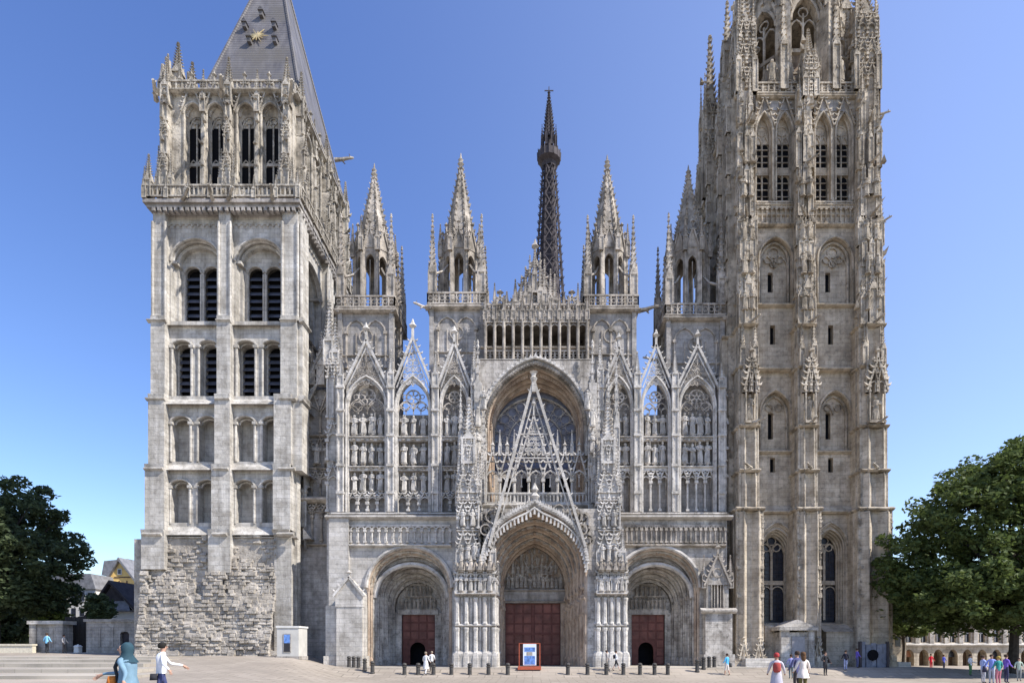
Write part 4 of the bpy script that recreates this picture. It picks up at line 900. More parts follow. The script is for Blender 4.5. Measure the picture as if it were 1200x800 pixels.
# rubble base: hundreds of broken uneven stones
b = MB()
b.box(X(163), X(326), -.32, .6, .2, Z(668)); b.box(X(160), X(326), -.3, .3, .2, Z(632))
zz = 1.0
while zz < Z(630):
    h_ = random.uniform(.2, .34); xx = X(159,-1.4)
    while xx < X(325):
        w_ = min(random.uniform(.26, .7), max(.12, X(326)-xx)); fr = (xx - X(159))/(X(326)-X(159)); up = max(0, (zz-Z(672))/(Z(632)-Z(672)))
        isb = (fr < .115) or (.49 < fr < .64)
        base = lerp(-1.5, -.42, sm(Z(766), Z(662), zz)) - .14*sin(fr*13+zz*.7) - .1*sin(zz*2.1+fr*4)
        if isb and zz > Z(672): xx += w_; continue
        if isb: base = min(base, -.95)
        if random.random() > up*.4 - (.0 if up < .9 else -.3):
            d_ = base - random.uniform(-.06, .15); j = lambda s_: random.uniform(-s_, s_)
            k_ = base + .13
            V = [(xx-.03,k_,zz-.03),(xx+w_+.03,k_,zz-.03),(xx+w_+.03,k_,zz+h_+.03),(xx-.03,k_,zz+h_+.03),
                 (xx+.03+j(.03),d_+j(.06),zz+.03+j(.02)),(xx+w_-.03+j(.03),d_+j(.06),zz+.03+j(.02)),(xx+w_-.04+j(.04),d_+.03+j(.06),zz+h_-.03+j(.03)),(xx+.04+j(.04),d_+.03+j(.06),zz+h_-.03+j(.02))]
            b.add(V, [[4,5,6],[4,6,7],[0,1,5,4],[1,2,6,5],[2,3,7,6],[3,0,4,7]])
            b.add([(xx-.04,k_+.02,zz-.05),(xx+w_+.04,k_+.02,zz-.05),(xx+w_+.04,k_+.06,zz+h_+.05),(xx-.04,k_+.06,zz+h_+.05)], [[0,1,2,3]])
        xx += w_
    zz += h_
b.build('rubble_stone', 'rubble', LT, kind='stuff')
b = MB(); xx = X(158,-1.5)
while xx < X(327):
    w_ = random.uniform(.5, 1.3)
    for row in range(3):
        d_ = -1.55 - .15*(2-row) + random.uniform(-.15,.15); z0 = .7 + .38*row
        b.frus(xx+w_/2, d_/2, z0, z0+.37+random.uniform(-.06,.08), w_/2-.02, -d_/2, w_/2-.06, -d_/2-.05)
    xx += w_
b.build('plinth_stone', 'rubble', LT, kind='stuff')
# Gothic belfry stage
BY0, BX0, BX1 = .6, X(187,.6), X(343,.6); BW = BX1-BX0; BD = DEP - .8
zb, zt = Z(236,BY0), Z(107,BY0)
def belfry(T_, u0, u1, n4=4):
    wall = MB(T_); tr = MB(T_); W = u1-u0
    cs = [.07+.245*k for k in range(4)] if n4 == 4 else [.07, .30, .53, .76]
    cs = [.253,.423,.65,.833]
    bw = W*.155
    edges = [.07, .338, .537, .742, .97]
    for i, c in enumerate(cs):
        xc = u0 + W*(c); xa, xb = u0+W*edges[i], u0+W*edges[i+1]
        w_ = W*.132; o = arch(xc, w_, zb+1.0, Z(134,BY0), Z(122,BY0)-Z(134,BY0), 10, 'p')
        if i == 0: xa = u0
        if i == 3: xb = u1
        wall.panel(xa, xb, zb, zt, o, 0, .7)
        o2 = arch(xc, w_*.88, zb+1.0, Z(140,BY0), Z(130,BY0)-Z(140,BY0), 10, 'p'); wall.loft(o, .35, o2, .6)
        b = MB(T_); b.fill(arch(xc, w_*.95, zb+1, Z(134,BY0), Z(123,BY0)-Z(134,BY0), 10, 'p'), .72); wd = b.build('window', 'dark', LT)  # darkness behind the belfry light painted as a near-black panel
        q = MB(T_); q.tube([(xc,.6,zb+1),(xc,.6,Z(140,BY0))], .07, 5); 
        for s2 in (-1, 1): q.tube([(xc+s2*w_*.45,.55,zb+1),(xc+s2*w_*.45,.55,Z(138,BY0))], .06, 5); arcs(q, xc+s2*w_*.2, w_*.4, Z(145,BY0), .7, .6, .06, 6); arcs(q, xc+s2*w_*.2, w_*.4, Z(190,BY0), .6, .6, .05, 6)
        q.box(xc-w_*.47, xc+w_*.47, .55, .69, Z(187,BY0)-.12, Z(187,BY0)+.12); ring(q, xc, Z(136,BY0), .6, w_*.2, .06, 8)
        q.fill([(xc-w_*.45, Z(143,BY0)),(xc+w_*.45, Z(143,BY0)),(xc+w_*.3, Z(128,BY0)),(xc, Z(122,BY0)),(xc-w_*.3, Z(128,BY0))], .66)
        q.build('mullion', 'belfry', wd)
        for R_, d in ((w_*1.06, -.06), (w_*.92, .3)): arcs(tr, xc, R_, Z(134,BY0), Z(121,BY0)-Z(134,BY0), d, .1, 10, 'p', 5)
        gablet(tr, xc-w_*.62, xc+w_*.62, Z(133,BY0), Z(99,BY0), -.25, .08, 6, True, .26)
        for s2 in (-1, 1):
            for q_ in (.52,): tr.tube([(xc+s2*w_*q_, -.02 if q_ > .5 else .25, zb), (xc+s2*w_*q_, -.02 if q_ > .5 else .25, Z(134,BY0))], .09, 5)
    for i, e in enumerate(edges):       # buttresses between the lights, set with tabernacles
        xx = u0 + W*e; ww = .34 if i not in (0, 2, 4) else .58; pj = -.4 if i not in (0, 2, 4) else -.8
        for (za, zb2, f) in ((zb, Z(190,BY0), 1), (Z(190,BY0), Z(150,BY0), .8), (Z(150,BY0), Z(112,BY0), .62)):
            tr.box(xx-ww*f*.5, xx+ww*f*.5, pj*f, .2, za, zb2-.3); 
            V = [(xx-ww*f*.5,pj*f,zb2-.3),(xx+ww*f*.5,pj*f,zb2-.3),(xx,pj*f,zb2+.5),(xx-ww*f*.5,.1,zb2-.3),(xx+ww*f*.5,.1,zb2-.3),(xx,.1,zb2+.5)]; tr.add(V, [[0,1,2],[0,2,5,3],[1,4,5,2]])
            if i in (0, 2, 4): arcade(tr, xx-ww*f*.5, xx+ww*f*.5, za+.1, zb2-.2, 1, pj*f-.06, .06, 1.3, gab=.7)
        for k in range(5): crocket(tr, xx+random.uniform(-.2,.2), pj*.9, lerp(zb, zt, (k+.5)/5), .34, random.uniform(-1,1), -1)
        if T_ is not None and True:
            p = T_(xx, pj*.45, Z(135 if i not in (0,2,4) else 128,BY0)); top = (Z(84,BY0) if i not in (0,2,4) else Z(72,BY0)); pinnacle(LT, p[0], p[1], p[2], top-p[2], .42 if i not in (0,2,4) else .62, 1, 'belfry')
            for k2 in ((-1, 1) if i in (0, 2, 4) else ()): p = T_(xx+k2*.5, pj*.7, zb); pinnacle(LT, p[0], p[1], p[2]-.1, random.uniform(3.2,4.4), .4, 1, 'belfry')
    wall.build('belfry_wall', 'belfry', LT); tr.build('belfry_tracery', 'belfry', LT)
    b = MB(T_); string(b, u0-.2, u1+.2, Z(110,BY0), 0, .5, .4); balus(b, u0, u1, Z(109,BY0), Z(97,BY0), 22, -.2, .05, 0, .09); b.build('balustrade', 'belfry', LT)
belfry(front_T(BY0), BX0, BX1)
belfry(right_T(BX1), BY0, BY0+BD)
b = MB(); b.box(BX0+.02, BX1-1.4, BY0+1.3, BY0+BD, zb-.2, zt); b.box(BX0, BX0+.3, BY0+.01, BY0+BD, zb, zt); b.build('core', 'belfry', LT)
b = MB(front_T(-.5)); balus(b, X(173), X(353), Z(236), Z(222), 34, 0, .05, 0, .1); b.T = right_T(XR+.35); balus(b, -.4, DEP+.6, Z(236), Z(222), 34, 0, .05, 0, .1); b.T = left_T(X(181)-.7); balus(b, -DEP, .4, Z(236), Z(222), 30, 0, .05, 0, .1); b.build('balustrade', 'belfry', LT)
for i in range(8): pinnacle(LT, lerp(X(174), X(352), i/7), -.5, Z(238), 2.6 if i in (0, 7) else 1.9, .32, 1, 'belfry')
for i in range(8): pinnacle(LT, XR+.35, lerp(.4, DEP+.3, i/7), Z(238), 2.0, .3, 1, 'belfry')
pinnacle(LT, X(177), -.3, Z(236), 3.6, .6, 1, 'belfry')
# corner turret and odd chimneys at the parapet
cz = Z(100,1)
b = MB(); b.cone(X(206,1.5), 1.6, zt-2, cz+.5, .95, .95, 8)
for k in range(8): an = k*pi/4; b.tube([(X(206,1.5)+cos(an), 1.6+sin(an), zt-6), (X(206,1.5)+cos(an), 1.6+sin(an), cz+1.6)], .13, 5)
b.build('corner_turret', 'belfry', LT); pinnacle(LT, X(209,1.5), 1.5, cz-.3, Z(50,1.5)-cz+.3, .8, 1, 'belfry'); pinnacle(LT, X(197,1), 1, cz-1, 3.6, .5, 1, 'belfry'); pinnacle(LT, X(224,1), 1.2, cz-.3, 2.4, .7, 2, 'belfry')
for k in range(8): an = k*pi/4; pinnacle(LT, X(206,1.5)+1.1*cos(an), 1.6+1.1*sin(an), cz-.5, 2.1, .3, 1, 'belfry')
for (px, Yq) in ((262,-.3),(342,.1),(186,.1)): gargoyle(LT, X(px,Yq), Yq-.3, zt-1.5, 1.6, radians(25), 'belfry')
for px in (215, 250, 268, 320): gargoyle(LT, X(px,-.5), -.6, Z(240), 1.3, radians(random.uniform(10,50)), 'belfry')
gargoyle(LT, X(386,9)+.2, 10, Z(178,9), 1.6, pi/2, 'belfry'); 
# roof: steep hipped slate with gilded star and corner ridges
ra = (-23.67, 7.0, Z(-57,7)); rb = ((-27.9,1.2),(-19.3,1.2),(-19.3,13),(-27.9,13)); zr = zt - .3
b = MB(); b.add([(x,y,zr) for x,y in rb] + [ra], [[0,1,4],[1,2,4],[2,3,4],[3,0,4]]); rf = b.build('roof', 'slate', LT)
b = MB()
for x, y in rb: b.tube([(x,y,zr), ra], .13, 5)
for k in range(1, 6): t = k/7; 
b.build('ridge_roll', 'slate', rf)
b = MB(); sx, sz = X(299,3), Z(37,3); t_ = (sz-zr)/(ra[2]-zr); sy = lerp(1.2, 7, t_) - .15
for k in range(12):
    an = k*pi/6; R_ = 1.0 if k % 2 == 0 else .6; b.tube([(sx,sy,sz),(sx+R_*cos(an),sy+R_*sin(an)*.35,sz+R_*sin(an))], .09, 4, r1=.02)
b.build('star', 'gold', rf)
for (px, py) in ((283,25),(318,25),(322,50),(292,50),(300,5)):
    x_, z_ = X(px,3), Z(py,3); t_ = (z_-zr)/(ra[2]-zr); y_ = lerp(1.2, 7, t_); q = MB(); q.box(x_-.16, x_+.16, y_-.35, y_+.4, z_, z_+.4); q.prism([(x_-.24,z_+.38),(x_+.24,z_+.38),(x_,z_+.75)], y_-.45, y_+.5); q.build('roof_vent', 'slate', rf)

# ================================================================== crossing spire
CSx, CSy = X(643.3, 60), 60.0
CS = thing('crossing_spire', 'thin dark openwork iron spire with a cross rising behind the central gable', 'spire', (CSx, CSy, 20))
zz = lambda p: Z(p, 60)
b = MB(); R0 = (661.5-643.3)/F*110
zb0, zb1 = zz(352), zz(196); ra_, rb_ = R0*1.0, R0*.42
zlow = 26; rl = ra_ + (ra_-rb_)*(zb0-zlow)/(zb1-zb0)
b.cone(CSx, CSy, zlow, zb1, rl*.80, rb_*.78, 8)
for k in range(8):
    an = pi/8+k*pi/4; b.tube([(CSx+rl*cos(an),CSy+rl*sin(an),zlow),(CSx+rb_*cos(an),CSy+rb_*sin(an),zb1)], .3, 4, r1=.16)
    for j in range(44):
        t = (j+.5)/44; r_ = lerp(rl, rb_, t); crocket(b, CSx+r_*cos(an), CSy+r_*sin(an), lerp(zlow, zb1, t), .42, cos(an)*1.3, sin(an)*1.3)
    an2 = an+pi/4
    for j in range(22):
        t, t2 = j/22, (j+1)/22; r1_, r2_ = lerp(rl,rb_,t), lerp(rl,rb_,t2)
        P_ = lambda a, r, tt: (CSx+r*cos(a), CSy+r*sin(a), lerp(zlow, zb1, tt))
        b.tube([P_(an,r1_,t),P_(an2,r2_,t2)], .09, 3, caps=False); b.tube([P_(an2,r1_,t),P_(an,r2_,t2)], .09, 3, caps=False); b.tube([P_(an,r2_,t2),P_(an2,r2_,t2)], .11, 3, caps=False)
b.build('lattice_shaft', 'iron', CS)
b = MB(); r_ = rb_; zl0 = zz(196)
b.lathe(CSx, CSy, [(r_*.9,zl0),(r_*1.1,zl0+.6),(r_*1.75,zz(189)),(r_*1.8,zz(181)),(r_*1.6,zz(181)+.1),(r_*1.05,zz(180))], 16)
for k in range(16): an = k*pi/8; b.tube([(CSx+r_*1.75*cos(an),CSy+r_*1.75*sin(an),zz(189)),(CSx+r_*1.8*cos(an),CSy+r_*1.8*sin(an),zz(179))], .1, 3)
b.build('balcony', 'iron', CS)
b = MB()
for k in range(8):
    an = pi/8+k*pi/4; b.tube([(CSx+r_*1.05*cos(an),CSy+r_*1.05*sin(an),zz(181)),(CSx+r_*.8*cos(an),CSy+r_*.8*sin(an),zz(160))], .17, 4); pinn(b, CSx+r_*1.15*cos(an), CSy+r_*1.15*sin(an), zz(176), 4.2, .4, 4, False, .5, 4)
b.cone(CSx, CSy, zz(181), zz(160), r_*.55, r_*.5, 8); b.build('lantern', 'iron', CS)
b = MB(); spire(b, CSx, CSy, zz(163), zz(113), r_*.85, 8, 12, .12, .4); b.build('top_spire', 'iron', CS)
b = MB(); zt2 = zz(113); b.tube([(CSx,CSy,zt2),(CSx,CSy,zz(102))], .1, 4); b.tube([(CSx-.8,CSy,zz(106.5)),(CSx+.8,CSy,zz(106.5))], .09, 4); b.lathe(CSx, CSy, [(.05,zz(110)),(.3,zz(109)),(.05,zz(108))], 6); b.build('cross', 'iron', CS)
# ================================================================== right tower
RX0, RX1, RDEP = X(862), X(1036), 10.5
RT = thing('buttressed_tower', 'brown weathered Gothic tower with crowded pinnacles and slit windows beside the spreading tree', 'tower', ((RX0+RX1)/2, 0, .4))
Tf = front_T(0)
def slit(xc, w_, p0, p1, T_=Tf, d=.75):
    b = MB(T_); b.rect(xc-w_/2, xc+w_/2, Z(p1), Z(p0), d); return b.build('window', 'dark', RT)
bays = ((X(887), X(934), X(907)), (X(956), X(1005), X(975.5)))
wl = MB(Tf); tr = MB(Tf); cv = MB(Tf)
for bi, (xa, xb, xc) in enumerate(bays):
    xm_ = (xa+xb)/2; W = xb-xa
    if bi: wl.build('wall', 'brown', RT); tr.build('string_course', 'brown', RT); cv.build('tracery', 'brownc', RT); wl = MB(Tf); tr = MB(Tf); cv = MB(Tf)
    # great window stage
    wx0, wx1 = (X(893), X(931)) if bi == 0 else (X(958), X(993)); xw = (wx0+wx1)/2; ww = wx1-wx0
    o = arch(xw, ww, Z(730), Z(640), Z(614)-Z(640), 14, 'p'); wl.panel(xa, xb, Z(782), Z(597), o, .3, .45, sill=False)
    pv = o; 
    for k in range(1, 5):
        on = arch(xw + (-.0 if bi == 0 else -.0), ww*(1-.055*k), Z(730), Z(640+1.2*k), Z(616+2*k)-Z(640+1.2*k), 14, 'p'); d0 = .45+.26*(k-1)
        q = MB(Tf); q.loft(pv, d0, on, d0); q.loft(on, d0, on, d0+.26); q.tube([(x, d0-.02, z) for x, z in on], .08, 5, caps=False); q.build('archivolt', 'brown', RT); pv = on
    slope_sill(tr, xa, xb, Z(737), Z(725), -.2, 2.2)
    b = MB(Tf); b.fill(pv, 1.6); wd = b.build('window', 'glass', RT)
    q = MB(Tf); gx0, gx1 = pv[0][0], pv[-1][0]; gw = gx1-gx0; gc = (gx0+gx1)/2
    q.box(gc-.09, gc+.09, 1.4, 1.55, Z(725), Z(640)); q.box(gx0, gx1, 1.35, 1.57, Z(683), Z(678))
    for s2 in (-1, 1): arcs(q, gc+s2*gw/4, gw/2, Z(645), .8, 1.45, .07, 8); ring(q, gc+s2*gw*.2, Z(638), 1.45, gw*.16, .06, 8); arcs(q, gc+s2*gw/4, gw/2, Z(692), .5, 1.45, .06, 6)
    ring(q, gc, Z(630), 1.45, gw*.18, .06, 9); ring(q, gc, Z(641), 1.45, gw*.1, .05, 7)
    q.build('mullion', 'brown', wd)
    q = MB(Tf)
    for k in range(1, 16):
        z_ = lerp(Z(724), Z(645), k/16); q.tube([(gx0, 1.52, z_), (gx1, 1.52, z_)], .018, 3)
    for k in (.25, .75): q.tube([(gx0+gw*k, 1.52, Z(724)), (gx0+gw*k, 1.52, Z(640))], .022, 3)
    q.build('glazing_bar', 'iron', wd)
    arcs(cv, xw, ww+.3, Z(640), Z(611)-Z(640), .22, .1, 14, 'p', 5)
    # plain stage with a short slit, blind panels
    def plainst(pz0, pz1, s0, s1):
        o = arch(xc, .42, Z(s1), Z(s0)-.01, .02, 4); wl.panel(xa, xb, Z(pz0), Z(pz1), o, .3, .8); slit(xc, .5, s0-1, s1+1)
    plainst(597, 527, 535, 552); 
    o = arch(xc, .42, Z(511), Z(480), .05, 4)
    # blind arch stage
    oa = arch(xm_, W*.74, Z(526), Z(482), Z(457)-Z(482), 12, 'p'); wl.panel(xa, xb, Z(527), Z(433), oa, .3, .75)
    q = MB(Tf); q.panel(xm_-W*.4, xm_+W*.4, Z(527), Z(455), o, .75, 1.2); q.build('wall', 'brown', RT); slit(xc, .5, 479, 512, d=1.15)
    arcs(cv, xm_, W*.78, Z(482), Z(455)-Z(482), .24, .1, 12, 'p', 5); arcs(cv, xm_, W*.62, Z(482), Z(461)-Z(482), .62, .08, 10, 'p', 5)
    for s2 in (-1, 1): cv.tube([(xm_+s2*W*.31, .62, Z(526)), (xm_+s2*W*.31, .62, Z(482))], .08, 5); cv.tube([(xm_+s2*W*.39, .24, Z(526)), (xm_+s2*W*.39, .24, Z(482))], .08, 5); arcs(cv, xm_+s2*W*.15, W*.3, Z(482), .8, .7, .05, 6); ring(cv, xm_+s2*W*.12, Z(474), .7, .3, .05, 7)
    plainst(433, 356, 379, 401.5)
    # tall traceried stage
    o = arch(xc, .42, Z(336), Z(313), .05, 4); ob = arch(xm_, W*.80, Z(354), Z(300), Z(276)-Z(300), 12, 'p'); wl.panel(xa, xb, Z(356), Z(262), ob, .3, .8)
    q = MB(Tf); q.panel(xm_-W*.42, xm_+W*.42, Z(356), Z(274), o, .8, 1.2); q.build('wall', 'brown', RT); slit(xc, .5, 312, 337, d=1.15)
    for R_, dd in ((.84, .22), (.70, .6)): arcs(cv, xm_, W*R_, Z(300), (Z(275)-Z(300))*R_/.84, dd, .09, 12, 'p', 5); [cv.tube([(xm_+s2*W*R_/2, dd, Z(354)), (xm_+s2*W*R_/2, dd, Z(300))], .09, 5) for s2 in (-1, 1)]
    for s2 in (-1, 1): arcs(cv, xm_+s2*W*.17, W*.34, Z(308), 1.0, .7, .06, 8); ring(cv, xm_+s2*W*.14, Z(298), .7, .32, .055, 8); cv.tube([(xm_+s2*W*.34, .7, Z(354)), (xm_+s2*W*.34, .7, Z(308))], .06, 4)
    ring(cv, xm_, Z(290), .7, .42, .06, 9); ring(cv, xm_, Z(303), .7, .3, .05, 8)
    wl.rect(xa, xb, Z(262), Z(232), .28)
    arcade(cv, xa+.1, xb-.1, Z(260), Z(240), 8, .15, .06, 1.2); string(cv, xa, xb, Z(262), .3, .35, .35); string(cv, xa, xb, Z(250), .3, .2, .2); string(cv, xa, xb, Z(239), .3, .3, .3)
    for p_, pj in ((599,.45), (528,.3), (432,.5), (356,.35)): string(tr, xa, xb, Z(p_), .3, pj, .38)
    slope_sill(tr, xa, xb, Z(598), Z(591), -.1, .3); slope_sill(tr, xa, xb, Z(434), Z(428), -.15, .3)
    for k in range(5): tr.box(lerp(xa,xb,.1+.2*k)-.02, lerp(xa,xb,.1+.2*k)+.02, .2, .3, Z(590), Z(556)) if bi > 5 else None
    # upper two-tier windows
    pairs = ((X(883.5),X(899)),(X(909),X(926))) if bi == 0 else ((X(949),X(958.5)),(X(969),X(985.5)))
    pairs = ((X(888),X(905)),(X(912),X(929))) if bi == 0 else ((X(957.5),X(974)),(X(982),X(999)))
    wl.rect(xa, xb, Z(160), Z(95), .9)
    for pi_, (pa, pb) in enumerate(pairs):
        pa2, pb2 = (xa, (xa+xb)/2) if pi_ == 0 else ((xa+xb)/2, xb)
        o = arch((pa+pb)/2, (pb-pa)*1.08, Z(233), Z(152), Z(131)-Z(152), 12, 'p'); wl.panel(pa2, pb2, Z(234), Z(112), o, .25, .8)
        for tier, (y0_, y1_) in enumerate(((231, 199), (190, 160))):
            for s2 in (-1, 1):
                c_ = (pa+pb)/2 + s2*(pb-pa)*.24; oo = arch(c_, (pb-pa)*.44, Z(y0_), Z(y1_+5), Z(y1_)-Z(y1_+5), 8, 'p')
                q = MB(Tf); q.fill(oo, .82); wd = q.build('window', 'dark', RT)
                q = MB(Tf)
                for k in range(1, 4): q.box(c_-(pb-pa)*.22, c_+(pb-pa)*.22, .72, .80, lerp(Z(y0_), Z(y1_), k/4)-.035, lerp(Z(y0_), Z(y1_), k/4)+.035)
                q.build('transom', 'brownc', wd)
        q = MB(Tf); c_ = (pa+pb)/2
        q.box(pa-.15, pb+.15, .84, .95, Z(233), Z(128)); q.box(pa-.1, pb+.1, .6, .9, Z(199), Z(190)); q.box(pa-.1, pb+.1, .74, .86, Z(161), Z(128)); q.build('wall', 'brown', RT)
        for R_, dd in ((1.18,.16),(1.0,.5)): arcs(cv, c_, (pb-pa)*R_, Z(152), Z(129)-Z(152), dd, .09, 10, 'p', 5); [cv.tube([(c_+s2*(pb-pa)*R_/2, dd, Z(233)), (c_+s2*(pb-pa)*R_/2, dd, Z(152))], .085, 5) for s2 in (-1, 1)]
        cv.tube([(c_, .7, Z(233)), (c_, .7, Z(150))], .08, 5); ring(cv, c_, Z(146), .72, .4, .06, 8)
        for s2 in (-1,1): arcs(cv, c_+s2*(pb-pa)*.24, (pb-pa)*.45, Z(162), .6, .7, .06, 6)
        gablet(cv, pa-.25, pb+.25, Z(146), Z(111), .05, .07, 5, True, .26)
    string(cv, xa, xb, Z(112), .3, .4, .35); balus(cv, xa, xb, Z(110), Z(97), 7, 0, .06, 1, .1); balus(cv, xa, xb, Z(243), Z(235), 8, .12, .06, 1, .08)
wl.build('wall', 'brown', RT); tr.build('string_course', 'brown', RT); cv.build('tracery', 'brownc', RT)
# pale lintel stones below the crown
b = MB(Tf); b.box(X(896), X(929), .2, .4, Z(127), Z(116)); b.box(X(962), X(992), .2, .4, Z(128), Z(114)); b.build('lintel', 'grey', RT)
# core, hollow above
b = MB(); b.box(RX0+.9, RX1-1, 2.6, RDEP, 0, Z(98)); b.box(RX0+.1, RX1-.2, .9, RDEP, Z(600)+.3, Z(99)) if False else None
b.box(RX0+.3, RX0+1.2, .35, RDEP, 0, Z(98)); b.box(RX1-1.2, RX1-.3, .35, RDEP, 0, Z(98)); b.box(X(887), X(1005), 1.25, 2.7, Z(597), Z(98)); b.build('core', 'brown', RT)

def clustered(T_, uc, w0, w1, side=0):
    """one great buttress: diagonal-looking pier with shafts, tabernacle, gabled offsets and crowded pinnacles"""
    P = MB(T_); S = MB(T_)
    lv = ((782, 600, w0, -1.5), (600, 556, w1, -1.35), (556, 505, w1, -1.25), (505, 436, w1*.96, -1.1), (436, 388, w1*.92, -.95), (388, 262, w1*.72, -.75), (262, 200, w1*.8, -.6), (200, 110, w1*.66, -.42))
    for k, (pa, pb, w_, d_) in enumerate(lv):
        P.box(uc-w_/2, uc+w_/2, d_, .6, Z(pa), Z(pb)-.15)
        for s2 in (-1, 1):
            P.cone(uc+s2*w_*.29, d_+.1, Z(pa), Z(pb)-.35, w_*.25, w_*.25, 4, 0); P.cone(uc+s2*w_*.29, d_+.1, Z(pb)-.35, Z(pb)-.1, w_*.25, .05, 4, 0)
        for s2 in (-1, 1):
            S.tube([(uc+s2*w_*.5, d_, Z(pa)), (uc+s2*w_*.5, d_, Z(pb)-.2)], .11, 5); S.tube([(uc+s2*w_*.29, d_-.02-w_*.18, Z(pa)), (uc+s2*w_*.29, d_-.02-w_*.18, Z(pb)-.3)], .06, 5)
            S.tube([(uc+s2*w_*.5, d_*.5, Z(pa)), (uc+s2*w_*.5, d_*.5, Z(pb)-.2)], .09, 5)
        if k < 5:
            for q_, xx in ((.0,0),): string(S, uc-w_/2-.12, uc+w_/2+.12, Z(pb)-.05, d_-.02, .36, .34); string(S, uc-w_*.28-.1, uc+w_*.28+.1, Z(pb)-.12, d_-.3, .3, .3)
            S.T = (lambda T0, uu, sg: (lambda u, d, z: T0(uu + sg*(-d), u, z)))(T_, uc+w_/2, 1); string(S, d_, .2, Z(pb)-.05, 0, .22, .3)
            S.T = (lambda T0, uu: (lambda u, d, z: T0(uu + d, u, z)))(T_, uc-w_/2); string(S, d_, .2, Z(pb)-.05, 0, .22, .3); S.T = T_
    # lower gablets and blind tracery
    w_, d_ = w0, -1.5
    for (a, b_, g) in ((775, 745, .7), (722, 682, .8), (678, 640, .9), (636, 606, .8)): 
        for s2 in (-1, 1): arcade(S, uc+s2*w_*.39-w_*.1, uc+s2*w_*.39+w_*.1, Z(a), Z(b_), 1, d_-.06, .06, 1.3, gab=g)
    for pa in (700, 668): 
        for s2 in (-1, 1): S.box(uc+s2*w_*.42-.2, uc+s2*w_*.42+.2, d_-.25, d_, Z(pa)-.12, Z(pa)+.14)
    S.box(uc-w_*.5-.25, uc+w_*.5+.25, d_-.35, .3, .2, Z(768)); S.box(uc-w_*.5-.45, uc+w_*.5+.45, d_-.6, .3, .2, Z(774))
    for s2 in (-1, 1): gablet(S, uc+s2*w_*.3-.35, uc+s2*w_*.3+.35, Z(772), Z(752), d_-.4, .08, 3, True, .2)
    # tabernacle with statue
    w_, d_ = w1*.96, -1.1
    for s2 in (-1, 1): S.tube([(uc+s2*w_*.3, d_-.75, Z(503)), (uc+s2*w_*.3, d_-.75, Z(462))], .07, 5)
    S.box(uc-w_*.34, uc+w_*.34, d_-.85, d_, Z(505), Z(502))
    arcade(S, uc-w_*.3, uc+w_*.3, Z(470), Z(438), 2, d_-.75, .06, 1.3, gab=1.4)
    gablet(S, uc-w_*.42, uc+w_*.42, Z(468), Z(432), d_-.8, .1, 5, True, .32)
    for s2 in (-1, 0, 1): pinn(S, uc+s2*w_*.36, d_-.55, Z(470), 3.0 if s2 else 4.0, .34, 4, True, .4, 6)
    # upper crowded pinnacles
    for (pz, hh, ww, dd, m) in ((436, 3.4, .4, -1.25, (-.36,.36)), (388, 5.2, .5, -.95, (-.34,.34)), (388, 7.4, .6, -1.0, (0,)), (352, 5.0, .38, -.85, (-.42,-.2,.2,.42)), (322, 5.0, .4, -.9, (-.3,0,.3)), (296, 4.5, .4, -.75, (-.42,.42)), (262, 5.2, .42, -.75, (-.3,.3)), (236, 4.6, .4, -.7, (0,)), (205, 6.5, .42, -.6, (-.36,.36)), (200, 5.0, .36, -.75, (0,)), (165, 5.6, .36, -.55, (-.25,.25))):
        for m_ in m: pinn(S, uc+m_*w1, dd, Z(pz), hh*random.uniform(.9,1.1), ww, 4, True, .42, 7)
    for k in range(46):
        pz = random.uniform(120, 385); S.T = T_; crocket(S, uc+random.choice((-1,1))*w1*random.uniform(.25,.5), -random.uniform(.5,.95), Z(pz), random.uniform(.25,.5), random.uniform(-1.2,1.2), -1)
    P.build('buttress', 'brown', RT); S.build('buttress_tracery', 'brownc', RT)
    p = T_(uc, -1.1-.42, Z(501)); statue(RT, p[0], p[1], p[2], 2.0, pool=STATB)
    for (pz, dd) in ((372, -1.25), (330, -1.2), (290, -1.0), (240, -1.0)):
        for m_ in (-.2, .2): p = T_(uc+m_*w1, dd, Z(pz)); statue(RT, p[0], p[1], p[2], 1.6, pool=STATB)
    for (pz, dd) in ((505, -1.75), (556, -1.9), (388, -1.3), (262, -1.0), (200, -.7), (152, -.6)):
        p = T_(uc, dd, Z(pz)); gargoyle(RT, p[0], p[1], p[2], 1.0, random.uniform(-.8,.8) if T_ is Tf else pi/2, 'brownc')
clustered(Tf, X(877,-1.2), X(893,-1.5)-X(863,-1.5), X(887,-1.2)-X(866,-1.2)); clustered(Tf, X(946,-1.2), X(959,-1.5)-X(933,-1.5), X(956,-1.2)-X(936,-1.2)); clustered(Tf, X(1023,-1.2), X(1042,-1.5)-X(1004,-1.5), X(1037,-1.2)-X(1007,-1.2))
clustered(right_T(RX1), 4.8, 1.7, 1.4); clustered(right_T(RX1), 9.6, 1.8, 1.5)
